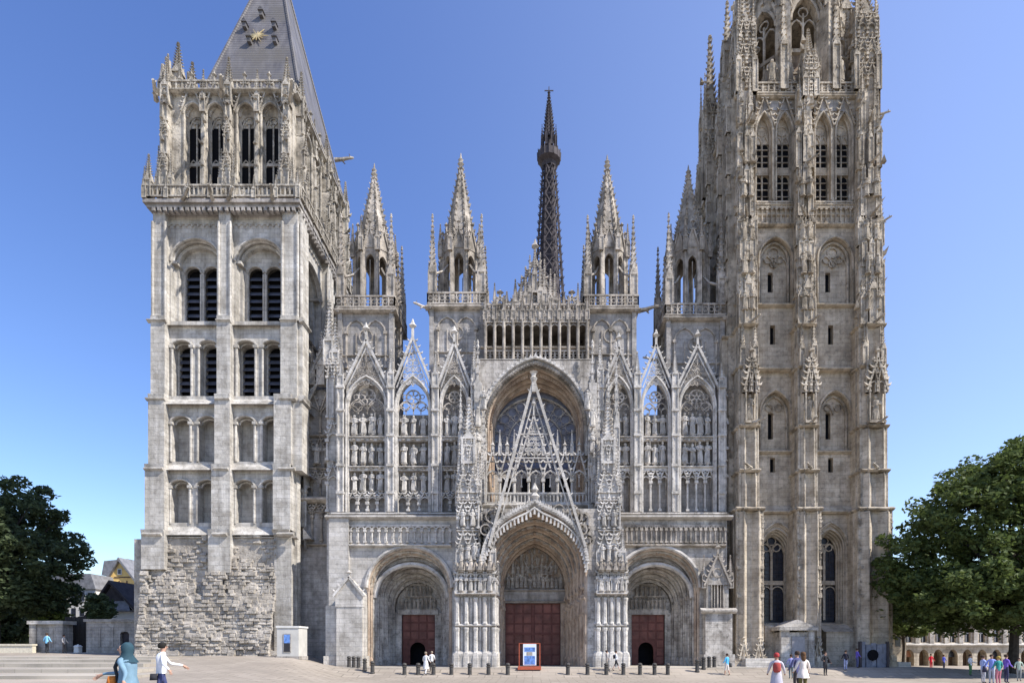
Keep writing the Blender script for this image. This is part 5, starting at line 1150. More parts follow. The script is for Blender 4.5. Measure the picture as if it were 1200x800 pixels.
# south and north flanks
b = MB(right_T(RX1-.3)); b.rect(.0, RDEP, 0, Z(98), -.02); b.build('wall', 'brown', RT)
b = MB(left_T(RX0+.3)); b.rect(-RDEP, -.0, 0, Z(98), -.02); b.build('wall', 'brown', RT)
b = MB(left_T(RX0+.25))
for (a, c_) in ((-9.7,-6.6),(-6.0,-3.2)):
    for (p0, p1) in ((234,130),(356,270),(430,365)): arcade(b, a, c_, Z(p0), Z(p1), 2, -.1, .11, 1.3, gab=1.2, mull=1)
for yy in (-10.2, -6.3, -2.9, -.6):
    b.box(yy-.35, yy+.35, -.75, .1, 0, Z(250)); b.box(yy-.3, yy+.3, -.5, .1, Z(250), Z(112)); 
    for (pz, hh) in ((250,4.5),(200,4.5),(150,5),(300,4),(350,4)): pinn(b, yy, -.65, Z(pz), hh, .45, 4, True, .42, 6)
for p_ in (112, 160, 205, 240, 262, 356, 432): string(b, -10.6, 0, Z(p_), 0, .35, .35)
balus(b, -10.6, 0, Z(110), Z(97), 18, -.1, .06, 1, .1); b.build('flank_tracery', 'brownc', RT)
b = MB(Tf); b.box(X(848), X(863), .5, 4, 0, Z(392)); 
b.build('stair_turret', 'brown', RT); b = MB(Tf); arcade(b, X(848.5), X(862.5), Z(598), Z(530), 1, .42, .1, 1.3, gab=1); arcade(b, X(848.5), X(862.5), Z(525), Z(460), 1, .42, .1, 1.3, gab=1); arcade(b, X(848.5), X(862.5), Z(770), Z(610), 2, .42, .1, 1.3, gab=1)
for p_ in (392, 456, 528, 600, 640, 700): string(b, X(847.5), X(864), Z(p_), .5, .3, .35)
b.build('turret_shaft', 'brownc', RT); pinnacle(RT, X(855), 1.5, Z(392), 4.5, .9, 1, 'brownc'); pinnacle(RT, X(850), 1.5, Z(392), 3.2, .6, 1, 'brownc')
# octagonal crown
ocx, ocy, oR = (RX0+RX1)/2, RDEP/2, 4.55; z0c, z1c = Z(98, .5), Z(-25, 2)
b = MB(); cc = MB()
for k in range(8):
    an = pi/8 + k*pi/4; A = Vector((ocx+oR*cos(an), ocy+oR*sin(an), 0)); B = Vector((ocx+oR*cos(an+pi/4), ocy+oR*sin(an+pi/4), 0))
    cm = (A+B)/2; e = (B-A).normalized(); nr = Vector((cm.x-ocx, cm.y-ocy, 0)).normalized(); wd_ = (B-A).length
    T_ = (lambda c_, e, nr: (lambda u, d, z: (c_.x+e.x*u-nr.x*d, c_.y+e.y*u-nr.y*d, z)))(cm, e, nr)
    s_ = MB(T_); o = arch(0, wd_*.60, z0c+1.0, z0c+5.6, 2.0, 10, 'p'); s_.panel(-wd_/2, wd_/2, z0c, z1c, o, 0, .5); s_.T = None; b.add(s_.v, s_.f)
    s_ = MB(T_); s_.tube([(0,.25,z0c+1),(0,.25,z0c+6.5)], .11, 5); arcs(s_, -wd_*.15, wd_*.3, z0c+5.2, .8, .25, .08, 6); arcs(s_, wd_*.15, wd_*.3, z0c+5.2, .8, .25, .08, 6); ring(s_, 0, z0c+6.6, .25, .4, .07, 8)
    arcs(s_, 0, wd_*.66, z0c+5.6, 2.1, -.1, .12, 10); gablet(s_, -wd_*.45, wd_*.45, z0c+5.8, z0c+10.2, -.25, .13, 6, True, .42); arcade(s_, -wd_*.46, wd_*.46, z0c+8.2, z1c, 4, -.1, .07, 1.3)
    s_.box(-wd_*.3, wd_*.3, .1, .4, z0c+3.2, z0c+3.5); balus(s_, -wd_*.48, wd_*.48, z0c+.1, z0c+1.1, 6, -.3, .06, 1, .08); s_.T = None; cc.add(s_.v, s_.f)
    px_, py_ = ocx+(oR+.3)*cos(an), ocy+(oR+.3)*sin(an); cc.cone(px_, py_, z0c-1, z0c+6.3, .85, .78, 4, an+pi/4)
    pinn(cc, px_, py_, z0c+6.2, 7.5, .95, 4, True, .35, 8); pinn(cc, ocx+(oR+1.0)*cos(an), ocy+(oR+1.0)*sin(an), z0c-1.0, 8.2, .6, 4, True, .45, 8)
    for j in range(7): crocket(cc, px_+random.uniform(-.4,.4), py_-.3, z0c+j*1.2, .5, random.uniform(-1,1), -1)
b.cone(ocx, ocy, z1c-.2, z1c, oR, oR, 8); b.build('crown', 'brownc', RT); cc.build('crown_tracery', 'brownc', RT)
b = MB(); b.cone(ocx, ocy, z0c-.3, z0c+5.2, oR*.42, oR*.42, 8); b.build('crown_glow_core', 'warm', RT)  # added core; its warm colour paints the orange light inside the crown
# corner turrets of the crown with flyers
ctw = MB()
for (tx, ty, ptip, w_, zb_) in ((X(874), .6, -30, 1.5, 118), (X(1015), .8, -42, 2.0, 118), (RX0+.6, RDEP-1.2, 42, 1.7, 240), (RX1-.8, RDEP-1, 20, 1.7, 118), (X(946), -.1, 34, 1.0, 120)):
    zb = Z(zb_, ty); zt = Z(ptip, ty); hs_ = (zt-zb)
    ctw.box(tx-w_*.42, tx+w_*.42, ty-w_*.42, ty+w_*.42, zb, zb+hs_*.55)
    for sx in (-1, 1):
        for sy in (-1, 1):
            pinn(ctw, tx+sx*w_*.45, ty+sy*w_*.45, zb, hs_*.5, .42, 4, True, .5, 8); pinn(ctw, tx+sx*w_*.4, ty+sy*w_*.4, zb+hs_*.38, hs_*.36, .36, 4, True, .4, 8)
    for dd in (front_T(ty-w_*.44), left_T(tx-w_*.44), right_T(tx+w_*.44)):
        s_ = MB(dd); uu = tx if dd(0,0,0)[0] == 0 else (ty if dd(0,0,0)[1] == 0 and dd is not None else 0)
    s_ = MB(front_T(ty-w_*.44))
    for (f0, f1) in ((.03,.2),(.22,.38),(.4,.56)): arcade(s_, tx-w_*.36, tx+w_*.36, zb+hs_*f0, zb+hs_*f1, 2, -.08, .07, 1.3, gab=.9)
    s_.T = None; ctw.add(s_.v, s_.f); pinn(ctw, tx, ty, zb+hs_*.5, hs_*.5, w_*.7, 4, True, .08, 12)
    for j in range(10): crocket(ctw, tx+random.choice((-1,1))*w_*.5, ty-.3, zb+hs_*random.uniform(.05,.8), .45, random.uniform(-1,1), -.6)
    vx, vy = ocx-tx, ocy-ty; L_ = sqrt(vx*vx+vy*vy); vx /= L_; vy /= L_; gap = L_-oR
    for (h0, h1) in ((.25,.42),(.38,.55)): ctw.tube([(tx+vx*w_*.4,ty+vy*w_*.4,zb+hs_*h0),(tx+vx*gap*.5,ty+vy*gap*.5,zb+hs_*(h0*.4+h1*.6)),(tx+vx*gap,ty+vy*gap,zb+hs_*h1)], .22, 5)
ctw.build('corner_turret', 'brownc', RT)
for (px_, pz) in ((880,92),(905,92),(925,92),(957,92),(985,92),(868,60),(1000,70)): statue(RT, X(px_), .1, Z(pz+3), 2.0, pool=STATB)
for (px_, yy_, pz) in ((864,-.5,150),(1028,-.5,135),(1012,4.5,210),(1012,4.5,300),(935,-.8,118),(1030,-.6,262)): gargoyle(RT, X(px_,yy_), yy_, Z(pz,yy_), .85, random.uniform(.3,1.4) if px_ > 1000 else random.uniform(-1,-.2), 'brownc')
# small doorway building between two buttresses
b = MB(Tf); x0, x1 = X(904), X(940); b.box(x0, x1, -2.0, .3, .2, Z(741)); b.box(x0-.1, x0+.55, -2.2, -1.9, .2, Z(739)); b.box(x1-.45, x1+.0, -2.2, -1.9, .2, Z(739)); b.box(x0-.3, x1+.2, -2.4, .3, Z(739), Z(735)); b.prism([(x0-.2,Z(735)),(x1+.1,Z(735)),((x0+x1)/2,Z(727))], -2.2, .2)
b.build('porch', 'front', RT); b = MB(Tf); b.box(x0+.8, x1-.7, -2.08, -2.0, .3, Z(746)); b.build('door', plain('pale_grey_door', (.30,.29,.30), .6), RT)
b = MB(Tf); b.box(X(963), X(1005), -.8, .3, .2, Z(740)); slope_sill(b, X(960), X(1006), Z(740), Z(731), -.9, .3); b.box(X(893), X(904), -.6, .3, .2, Z(733)); b.build('plinth_wall', 'brown', RT)
b = MB(Tf); b.box(X(858), X(898), -3.2, 0, .1, .95); b.box(X(860), X(896), -2.8, 0, .9, 1.25); b.box(X(1034), X(1048), -2.2, 2, .0, .95); b.build('plinth', 'white', RT)
# ================================================================== surroundings
import numpy as np
def leafmat(name, a, b_, tr=.25):
    m, n, l, b = nodes(name, .6, .25)
    oi = n.new('ShaderNodeNewGeometry'); f = noise(n, l, oi.outputs['Position'], .55, 4, .6, .35, .65); f2 = noise(n, l, oi.outputs['Position'], 6, 2, .5, .35, .65)
    c = mixn(n, l, f, a, b_); c = mixn(n, l, f2, c, [x*.6 for x in a]); l.new(c, b.inputs['Base Color'])
    t = n.new('ShaderNodeBsdfTranslucent'); l.new(c, t.inputs[0]); mx = n.new('ShaderNodeMixShader'); mx.inputs[0].default_value = tr
    l.new(b.outputs[0], mx.inputs[1]); l.new(t.outputs[0], mx.inputs[2]); l.new(mx.outputs[0], n['Material Output'].inputs['Surface']); return m
M['leaf'] = leafmat('tree_leaves', (.10, .14, .04), (.17, .215, .065), .4); M['leafd'] = leafmat('dark_tree_leaves', (.075, .105, .05), (.13, .165, .07), .4); M['leafy'] = leafmat('bright_leaves', (.10, .14, .03), (.18, .22, .05))
M['bark'] = plain('bark', (.06, .05, .042), .9, .1, .35, 4)
def leaves(name, mat, parent, pts, nper, size, seed, spread=.9, kind=None, flat=.5):
    rg = np.random.default_rng(seed); pts = np.asarray(pts); rad = pts[:,3]; N = len(pts)*nper
    c = np.repeat(pts[:,:3], nper, 0); r = np.repeat(rad, nper)
    d = rg.normal(size=(N,3)); d /= np.linalg.norm(d, axis=1)[:,None]; rr = r*rg.uniform(.25, 1, N)**.6
    c = c + d*rr[:,None]*np.array([1,1,flat+.15])
    a = rg.normal(size=(N,3)); a[:,2] *= .5; a /= np.linalg.norm(a, axis=1)[:,None]; e = rg.normal(size=(N,3)); e -= (e*a).sum(1)[:,None]*a; e /= np.linalg.norm(e, axis=1)[:,None]
    s_ = size*rg.uniform(.6, 1.3, N)[:,None]
    v = np.stack([c-a*s_, c+e*s_*.5, c+a*s_, c-e*s_*.5], 1).reshape(-1,3).astype(np.float32)
    L = parent['_loc']; v -= np.array(L, dtype=np.float32)
    me = bpy.data.meshes.new(name); me.vertices.add(N*4); me.vertices.foreach_set('co', v.ravel()); me.loops.add(N*4); me.loops.foreach_set('vertex_index', np.arange(N*4, dtype=np.int32))
    me.polygons.add(N); me.polygons.foreach_set('loop_start', np.arange(0, N*4, 4, dtype=np.int32)); me.update(calc_edges=True); me.materials.append(M[mat])
    o = bpy.data.objects.new(name, me); COL.objects.link(o); o.parent = parent
    if kind: o['kind'] = kind
    return o
def tree(label, x, y, z0, cz, rx, ry, rz, nclump, mat, seed, size=.3, nper=110, trunk_r=.35, cr=1.3, lowcut=-1.0, tilt=0, low=None):
    t = thing('broadleaf_tree', label, 'tree', (x, y, z0)); rg = random.Random(seed); pts = []; lobes = []
    for k in range(13): 
        th, ph = rg.uniform(0, 2*pi), rg.uniform(-.5, 1); lobes.append((cos(th)*sqrt(max(0,1-ph*ph)), sin(th)*sqrt(max(0,1-ph*ph)), ph))
    while len(pts) < nclump:
        d = Vector((rg.gauss(0,1), rg.gauss(0,1), rg.gauss(0,1))).normalized()
        if d.z < lowcut: continue
        lob = max(d.dot(Vector(q)) for q in lobes); R = .80 + .22*max(0, lob)**6 + rg.uniform(-.08, .05); f = rg.uniform(.35, 1)**.45*R
        hz = sqrt(max(1e-6, d.x*d.x+d.y*d.y)); wd_ = 1
        if d.z < 0: wd_ = (1-abs(d.z)**3.5)**.3/max(hz, .25); d = Vector((d.x, d.y, d.z*1.0))
        pts.append((x+d.x*rx*f*wd_, y+d.y*ry*f, cz+d.z*rz*f, cr*rg.uniform(.6, 1.15)))
    if low:
        for _ in range(low[0]): pts.append((x+rg.uniform(-1,1)*rx*.98, y+rg.uniform(-1,1)*ry*.8, lerp(low[1], low[2], rg.random()), cr*rg.uniform(.6, 1.1)))
    if low: pts = [p for p in pts if p[2]+p[3]*.5 < np.interp(p[0], [26, 27.5, 30.4, 33.6, 37], [8.5, 11.0, 14.2, 16.6, 18.2])]
    b = MB(); zt = cz - rz*.25; b.tube([(x, y, z0-.3), (x+.1, y, lerp(z0, zt, .4)), (x-.05+tilt, y+.1, zt), (x+tilt*1.5, y, cz+rz*.2)], trunk_r, 8, r1=trunk_r*.45); b.lathe(x, y, [(trunk_r*1.5, z0-.2), (trunk_r*1.1, z0+.5)], 8)
    for p in pts[::max(1, nclump//34)]:
        zs = lerp(z0, cz, rg.uniform(.45, .95)); m_ = (lerp(x, p[0], .5), lerp(y, p[1], .5), lerp(zs, p[2], .55)+.3); b.tube([(x, y, zs), m_, p[:3]], trunk_r*.36, 5, r1=trunk_r*.08)
    b.build('trunk', 'bark', t); leaves('crown', mat, t, pts, nper, size, seed); return t
tree('big dark green tree standing left of the bell tower, crown above the stone gateway', X(-6,12), 12, 1.6, Z(652,12), 8.0, 7.5, 8.6, 330, 'leafd', 11, .27, 130, .45, 1.3)
tree('spreading green tree on a dark trunk in front of the arcaded building', X(1187,-4), -4, 0, Z(640,-4), 9.6, 7.5, 8.5, 760, 'leaf', 5, .2, 110, .36, 1.05, -1, .4, (230, 4.3, 7.5))
tree('far dark tree at the left behind the cream wall', X(-60,26), 26, 1.6, Z(705,26), 9, 7, 6.5, 240, 'leafd', 31, .4, 100, .4, 1.7)
tree('far dark tree filling the gap behind the garden wall', X(10,40), 40, 1.6, Z(725,40), 7, 6, 4.5, 160, 'leafd', 32, .4, 100, .35, 1.7)
tree('smaller light tree peeping out between the brown tower and the arcaded building', X(1058,12), 12, 0, Z(712,12), 3.4, 3, 3.4, 90, 'leaf', 9, .26, 110, .16, 1.0)
tree('yellow green shrubby tree behind the stone gateway', X(64,14), 14, 1.7, Z(722,14), 1.6, 1.5, 1.2, 24, 'leafy', 21, .2, 90, .1, .7)
tree('dark bushy tree in front of the dark gabled roof', X(117,11), 11, 1.7, Z(714,11), 1.4, 1.2, 1.4, 26, 'leafd', 22, .24, 100, .12, .8)

M['cream'] = plain('cream_wall', (.62, .56, .44), .85); M['white_r'] = plain('white_render', (.68, .66, .62), .85, .2, .08, 2); M['ochre'] = plain('ochre_timber_gable', (.92, .60, .22), .8, .2, .2, 2); M['timber'] = plain('dark_timber', (.16, .10, .06), .8)
M['greywall'] = stone('grey_garden_wall', (.40,.365,.33), (.28,.255,.23), (.48,.445,.40), crust=.4, course=(.6,.3)); M['dslate'] = plain('dark_slate', (.05, .045, .05), .8, .1, .3, 2); M['gslate'] = plain('grey_slate', (.20, .20, .21), .6, .3, .3, 2)
# low light wall on the left
t = thing('garden_wall', 'low cream wall left of the stone gateway under the dark tree', 'wall', (X(10,5), 5, 1.5)); x0, x1 = X(-60,5), X(38,5)
b = MB(); b.box(x0, x1, 5, 5.4, .8, Z(756,5)); b.build('wall', 'cream', t); b = MB(); b.box(x0, x1+.05, 4.92, 5.48, Z(756,5), Z(754,5)); b.build('coping', 'cream', t)
# gateway pier block
t = thing('stone_gateway', 'weathered stone gateway block with cornice where two people stand', 'gateway', (X(56,6), 6, 1.5)); x0, x1 = X(37,6), X(74,6)
b = MB(); b.box(x0, x1, 6, 7.2, 1.2, Z(730,6)); b.box(x0-.1, x0+.5, 5.85, 6, 1.2, Z(731,6)); b.box(x1-.55, x1+.1, 5.8, 6, 1.2, Z(731,6)); b.build('pier', 'greywall', t)
b = MB(); b.box(x0-.2, x1+.2, 5.7, 7.4, Z(731,6), Z(727,6)); b.build('cornice', 'white', t); b = MB(); b.box(x0+.8, x1-.9, 5.95, 6, 1.6, Z(736,6)); b.build('panel', 'greywall', t)
b = MB(); b.box(X(93,6)-.22, X(93,6)+.22, 5.6, 6.05, 1.3, 2.15); b.frus(X(93,6), 5.82, 2.15, 2.3, .27, .27, .15, .15); b.lathe(X(93,6), 5.82, [(.12,2.3),(.05,2.38)], 6); tag(b.build('stone_post', 'white_r'), 'small white stone post standing in the dark gateway passage', 'post')
# dark gate passage with wooden gate
t = thing('wooden_gate', 'dark wooden double gate between the gateway block and the grey stone lodge', 'gate', (X(88,8), 8, 1.5))
x0, x1 = X(76,8), X(101,8)
for k in range(10):
    q = MB(); a = lerp(x0, x1, k/10); q.box(a+.01, lerp(x0, x1, (k+1)/10)-.01, 8.0+.02*(k % 2), 8.08, 1.2, Z(722,8)+random.uniform(-.05,.05)); q.build('plank', plain('gate_wood', (.03,.025,.022), .8) if k == 0 else M['gate_w'], t)
    if k == 0: M['gate_w'] = bpy.data.materials['gate_wood']
b = MB(); b.box(x0, x1, 8.09, 8.16, 2.2, 2.4); b.box(x0, x1, 8.09, 8.16, 3.6, 3.8); b.build('rail', M['gate_w'], t)
# grey stone lodge
t = thing('stone_lodge', 'low grey stone lodge with dark doorway against the foot of the bell tower', 'building', (X(130,5), 5, 1.5)); x0, x1 = X(101,5), X(160,5)
o = arch(X(146,5), .8, 1.2, Z(742,5), .2, 4)
b = MB(); b.panel(x0, x1, 1.0, Z(728,5), o, 5, 5.3, sill=False); b.box(x0, x0+.3, 5.01, 8.9, 1, Z(728,5)); b.build('wall', 'greywall', t); b = MB(); b.box(x0-.15, x1, 4.85, 9, Z(728,5), Z(725,5)); b.build('cornice', 'greywall', t)
b = MB(); b.box(X(146,5)-.5, X(146,5)+.5, 5.35, 5.4, 1, Z(736,5)); b.build('door', 'dslate', t)
for (pa, pb) in ((108,118),(122,133)): q = MB(); q.box(X(pa,5), X(pb,5), 4.96, 5.0, Z(757,5), Z(735,5)); q.build('panel', 'greywall', t)
# house with the dark gable roof
t = thing('gabled_house', 'house with a dark triangular slate gable roof behind the grey lodge', 'house', (X(131,16), 16, 1.5)); x0, x1, xm_ = X(106,16), X(160,16), X(131.6,16)
b = MB(); b.prism([(x0+.3,1),(x1-.3,1),(x1-.3,Z(714,16)),(xm_,Z(684,16)),(x0+.3,Z(722,16))], 16, 24); b.build('wall', 'white_r', t)
b = MB(); b.prism([(x0-.4,Z(724,16)),(xm_,Z(680,16)),(x1+.3,Z(714,16)),(x1+.3,Z(717,16)),(xm_,Z(684,16)),(x0-.4,Z(728,16))], 15.4, 24.3); b.prism([(X(112,16),Z(714,16)),(X(155,16),Z(714,16)),(xm_,Z(686,16))], 15.9, 16.0); b.build('roof', 'dslate', t)
b = MB(); b.box(X(133,16), X(158,16), 15.2, 16, Z(716,16), Z(715,16)); b.add([(X(133,16),15.2,Z(716,16)),(X(158,16),15.2,Z(716,16)),(X(150,16),16,Z(702,16)),(X(136,16),16,Z(702,16))], [[0,1,2,3]]); b.build('skylight', 'gslate', t)
# ochre timbered gable house
t = thing('timbered_house', 'tall house with an ochre timbered gable and grey slate roof behind the dark roof', 'house', (X(141,36), 36, 1.5)); Yh = 36; x0, x1, xm_ = X(124,Yh), X(164,Yh), X(141,Yh)
b = MB(); b.prism([(x0,1),(x1,1),(x1,Z(688,Yh)),(xm_,Z(657,Yh)),(x0,Z(684,Yh))], Yh, Yh+9); b.build('wall', 'ochre', t)
b = MB(); b.prism([(x0-.4,Z(686,Yh)),(xm_,Z(653,Yh)),(x1+.4,Z(688,Yh)),(x1+.4,Z(691,Yh)),(xm_,Z(657,Yh)),(x0-.4,Z(690,Yh))], Yh-.5, Yh+9.3); b.prism([(X(110,Yh),Z(672,Yh)),(X(113,Yh),Z(655,Yh)),(X(141,Yh),Z(652.5,Yh)),(X(141,Yh),Z(672,Yh))], Yh+1.5, Yh+7); b.build('roof', 'gslate', t)
b = MB()
for f in (.15, .4, .62, .85): xx = lerp(x0, x1, f); b.box(xx-.08, xx+.08, Yh-.06, Yh, Z(715,Yh), Z(680 if f in (.4,.62) else 688,Yh))
for p_ in (676, 686, 700): b.box(lerp(x0,x1,.25) if p_ == 676 else x0+.1, lerp(x0,x1,.75) if p_ == 676 else x1-.1, Yh-.07, Yh, Z(p_,Yh)-.08, Z(p_,Yh)+.08)
b.build('beam', 'timber', t)
for (pa, pb, qa, qb) in ((138,143,666,673),(132,137,688,697),(144,149,688,697)): q = MB(); q.box(X(pa,Yh), X(pb,Yh), Yh-.09, Yh-.02, Z(qb,Yh), Z(qa,Yh)); wd = q.build('window', 'white_r', t); q = MB(); q.box(X(pa+.8,Yh), X(pb-.8,Yh), Yh-.11, Yh-.09, Z(qb-1,Yh), Z(qa+1,Yh)); q.build('pane', 'glass', wd)
# white house behind the tree
t = thing('white_house', 'white rendered house showing between the dark tree and the gabled roof', 'house', (X(98,32), 32, 1.5)); Yh = 32
b = MB(); b.box(X(60,Yh), X(112,Yh), Yh, Yh+8, 1, Z(690,Yh)); b.build('wall', 'white_r', t); b = MB(); b.prism([(X(58,Yh),Z(690,Yh)),(X(114,Yh),Z(690,Yh)),(X(108,Yh),Z(672,Yh)),(X(64,Yh),Z(672,Yh))], Yh-.3, Yh+8.2); b.build('roof', 'gslate', t)
for pa in (84, 94, 103):
    for qa in (694, 712): q = MB(); q.box(X(pa,Yh), X(pa+5,Yh), Yh-.05, Yh, Z(qa+9,Yh), Z(qa,Yh)); q.build('window', 'glass', t)
# arcaded building on the right
Yb = 20; t = thing('arcaded_building', 'long stone building with a ground floor arcade and pilastered windows behind the right tree', 'building', (X(1130,Yb), Yb, 0)); x0, x1 = X(1040,Yb), X(1330,Yb); nb = 17; bw = (x1-x0)/nb
b = MB(); u = MB(front_T(Yb))
for k in range(nb):
    a, c_ = x0+k*bw, x0+(k+1)*bw; xm_ = (a+c_)/2
    u.panel(a, c_, -.2, Z(757,Yb), arch(xm_, bw*.66, -.2, Z(768,Yb), Z(760,Yb)-Z(768,Yb), 8), 0, 1.0, sill=False)
    u.panel(a, c_, Z(757,Yb), Z(726,Yb), arch(xm_, bw*.42, Z(752,Yb), Z(731,Yb), .02, 2), 0, .3)
    u.panel(a, c_, Z(726,Yb), Z(694,Yb), arch(xm_, bw*.42, Z(721,Yb), Z(701,Yb), .02, 2), 0, .3)
u.build('wall', 'brown', t); b.box(x0, x1, Yb+1.05, Yb+1.2, -.2, Z(757,Yb)); b.box(x0, x1, Yb+1.3, Yb+9, -.2, Z(694,Yb)); b.build('core', 'timber', t)
for k in range(nb):
    xm_ = x0+(k+.5)*bw
    for (qa, qb) in ((731,752),(701,721)): q = MB(); q.box(xm_-bw*.21, xm_+bw*.21, Yb+.3, Yb+.36, Z(qb,Yb), Z(qa,Yb)); wd = q.build('window', 'glass', t); q = MB(); q.box(xm_-.04, xm_+.04, Yb+.24, Yb+.3, Z(qb,Yb), Z(qa,Yb)); q.box(xm_-bw*.21, xm_+bw*.21, Yb+.24, Yb+.3, Z((qa+qb)/2,Yb)-.04, Z((qa+qb)/2,Yb)+.04); q.build('frame', 'white_r', wd)
    q = MB(); q.box(x0+k*bw-.22, x0+k*bw+.22, Yb-.18, Yb, Z(755,Yb), Z(694,Yb)); q.build('pilaster', 'front', t)
    if k % 3 == 1: q = MB(); q.box(xm_-bw*.33, xm_+bw*.33, Yb+.6, Yb+.7, 1.0, Z(762,Yb)); q.build('shop_window', plain('shop_front', (.42,.20,.12), .6) if k == 1 else 'glass', t)
b = MB(front_T(Yb)); string(b, x0, x1, Z(755,Yb), 0, .35, .4); string(b, x0, x1, Z(724,Yb), 0, .3, .35); string(b, x0, x1, Z(693,Yb), 0, .6, .6); b.build('cornice', 'white', t)
b = MB(); b.prism([(x0-.3,Z(692,Yb)),(x1+.3,Z(692,Yb)),(x1-2,Z(672,Yb)),(x0+2,Z(672,Yb))], Yb+.2, Yb+9); b.build('roof', 'gslate', t)
b = MB(); b.box(X(1050,2), X(1260,2), 2, 2.4, -.1, .22); b.build('kerb', 'steps', kind='structure')
t = thing('flank_house', 'narrow stone house behind the right foot of the brown tower', 'house', (X(1050,14), 14, 0)); b = MB(); b.box(X(1030,14), X(1062,14), 14, 20, -.2, Z(718,14)); b.build('wall', 'brown', t)
for qa in (726, 745): q = MB(); q.box(X(1049,14), X(1055,14), 13.95, 14, Z(qa+12,14), Z(qa,14)); q.build('window', 'glass', t)
b = MB(); b.prism([(X(1029,14),Z(718,14)),(X(1063,14),Z(718,14)),(X(1046,14),Z(704,14))], 13.8, 20.2); b.build('roof', 'gslate', t)

# kiosk with a poster
kY = -5.0; kx0, kx1 = X(324.5,kY), X(350,kY); kz = gz(kx0, kY)-.05
t = thing('poster_kiosk', 'white box kiosk with a framed dark poster at the foot of the bell tower', 'kiosk', ((kx0+kx1)/2, kY, kz))
b = MB(); b.box(kx0, kx1, kY, kY+1.7, kz+.12, Z(735,kY)); b.build('body', plain('kiosk_paint', (.50, .48, .44), .6, .3, .12, 2), t); b = MB(); b.box(kx0-.06, kx1+.06, kY-.06, kY+1.76, Z(735,kY), Z(733,kY)); b.build('cap', 'white_r', t); b = MB(); b.box(kx0-.05, kx1+.05, kY-.05, kY+1.75, kz-.2, kz+.12); b.build('base', 'greywall', t)
b = MB(); b.box(X(332,kY), X(341,kY), kY-.04, kY, Z(764,kY), Z(742,kY)); fr = b.build('poster_frame', 'greywall', t)
M['pblue'] = plain('poster_blue', (.12, .24, .55), .5, .3, .5, 5); M['pdark'] = plain('poster_dark', (.03, .03, .035), .5); M['pwhite'] = plain('poster_white', (.7, .74, .8), .5, .3, .08, 5)
b = MB(); b.box(X(333,kY), X(340,kY), kY-.05, kY-.04, Z(753,kY), Z(743,kY)); b.build('poster_upper', 'pblue', fr); b = MB(); b.box(X(333,kY), X(340,kY), kY-.05, kY-.04, Z(763,kY), Z(753,kY)); b.build('poster_lower', 'pdark', fr)
# red framed display board before the central door
M['red'] = plain('red_painted_metal', (.42, .10, .05), .5); bY = -5.6; t = thing('display_board', 'red framed display board with a blue and white poster before the central door', 'sign', (X(620.5,bY), bY, .5))
def bb(a, b_, c, d, y0, y1, n, m, p=None): q = MB(); q.box(X(a,bY), X(b_,bY), y0, y1, Z(d,bY), Z(c,bY)); return q.build(n, m, p or t)
zB = 783
b = MB(); b.box(X(608,bY), X(609,bY), bY, bY+.12, .5, Z(753,bY)); b.box(X(632.2,bY), X(633.2,bY), bY, bY+.12, .5, Z(753,bY)); b.box(X(608,bY), X(633.2,bY), bY+.01, bY+.11, Z(753.8,bY), Z(753,bY)); b.box(X(607,bY), X(634,bY), bY-.4, bY+.5, .5, .72); b.build('frame', 'red', t)
p_ = bb(613, 628.5, 754, 779, bY-.02, bY+.04, 'poster', 'pwhite'); bb(614.5, 627, 758, 763, bY-.03, bY-.02, 'poster_print', 'pblue', p_); bb(614.5, 627, 768, 778, bY-.03, bY-.02, 'poster_print', 'pblue', p_); bb(617, 624, 763.5, 767.5, bY-.03, bY-.02, 'poster_print', 'greywall', p_)

# ---- bollards
def boll(x, y, z, label, group):
    t = thing('bollard', label, 'bollard', (x, y, z), group)
    if 'b' not in BM:
        b = MB(); b.lathe(0, 0, [(.17,-.2),(.17,.05),(.145,.08),(.135,.55),(.17,.58),(.17,.62),(.12,.65)], 10); m1 = bpy.data.meshes.new('bollard_post'); m1.from_pydata(b.v, [], b.f); m1.materials.append(M['boll'])
        b = MB(); b.lathe(0, 0, [(.10,.65),(.15,.70),(.165,.76),(.14,.83),(.06,.87)], 10); m2 = bpy.data.meshes.new('bollard_head'); m2.from_pydata(b.v, [], b.f); m2.materials.append(M['boll']); BM['b'] = (m1, m2)
    inst('post', BM['b'][0], t, (x, y, z)); inst('head', BM['b'][1], t, (x, y, z))
BM = {}; M['boll'] = plain('dark_bollard_iron', (.055, .05, .045), .6, .4, .4, 8)
named = ((474, 'bollard before the left door, left of the wicket'), (490, 'bollard in front of the open left wicket'), (508, 'bollard behind the pair in white at the left door'), (529, 'bollard right of the left door, before the portal jamb'), (550.5, 'bollard before the white foot of the left porch pier'), (572.5, 'bollard before the right edge of the left porch pier'), (595, 'bollard just left of the red framed display board'),
  (665.5, 'first bollard right of the red framed display board'), (688.5, 'bollard before the jamb between the central door and the right porch pier'), (710.5, 'bollard beside the walking pair at the right porch pier'), (730.5, 'bollard just right of the walking pair'), (750, 'bollard before the left edge of the right wicket'), (767, 'bollard before the right edge of the right wicket'), (782.5, 'last bollard of the row, before the right jamb of the right portal'))
for px, lab in named: boll(X(px,-6.8), -6.8, gz(X(px,-6.8),-6.8)-.02, lab, 'bollards in a row before the portals')
for px, yy in ((409,-4.0),(414.5,-4.6),(420,-5.2),(427.5,-6.0),(436.5,-6.5)): boll(X(px,yy), yy, gz(X(px,yy),yy), ('farthest left','second from the left','middle','fourth from the left','farthest right')[((409,414.5,420,427.5,436.5).index(px))] + ' bollard of the tight cluster at the pale corner pier', 'bollards clustered at the left corner pier')
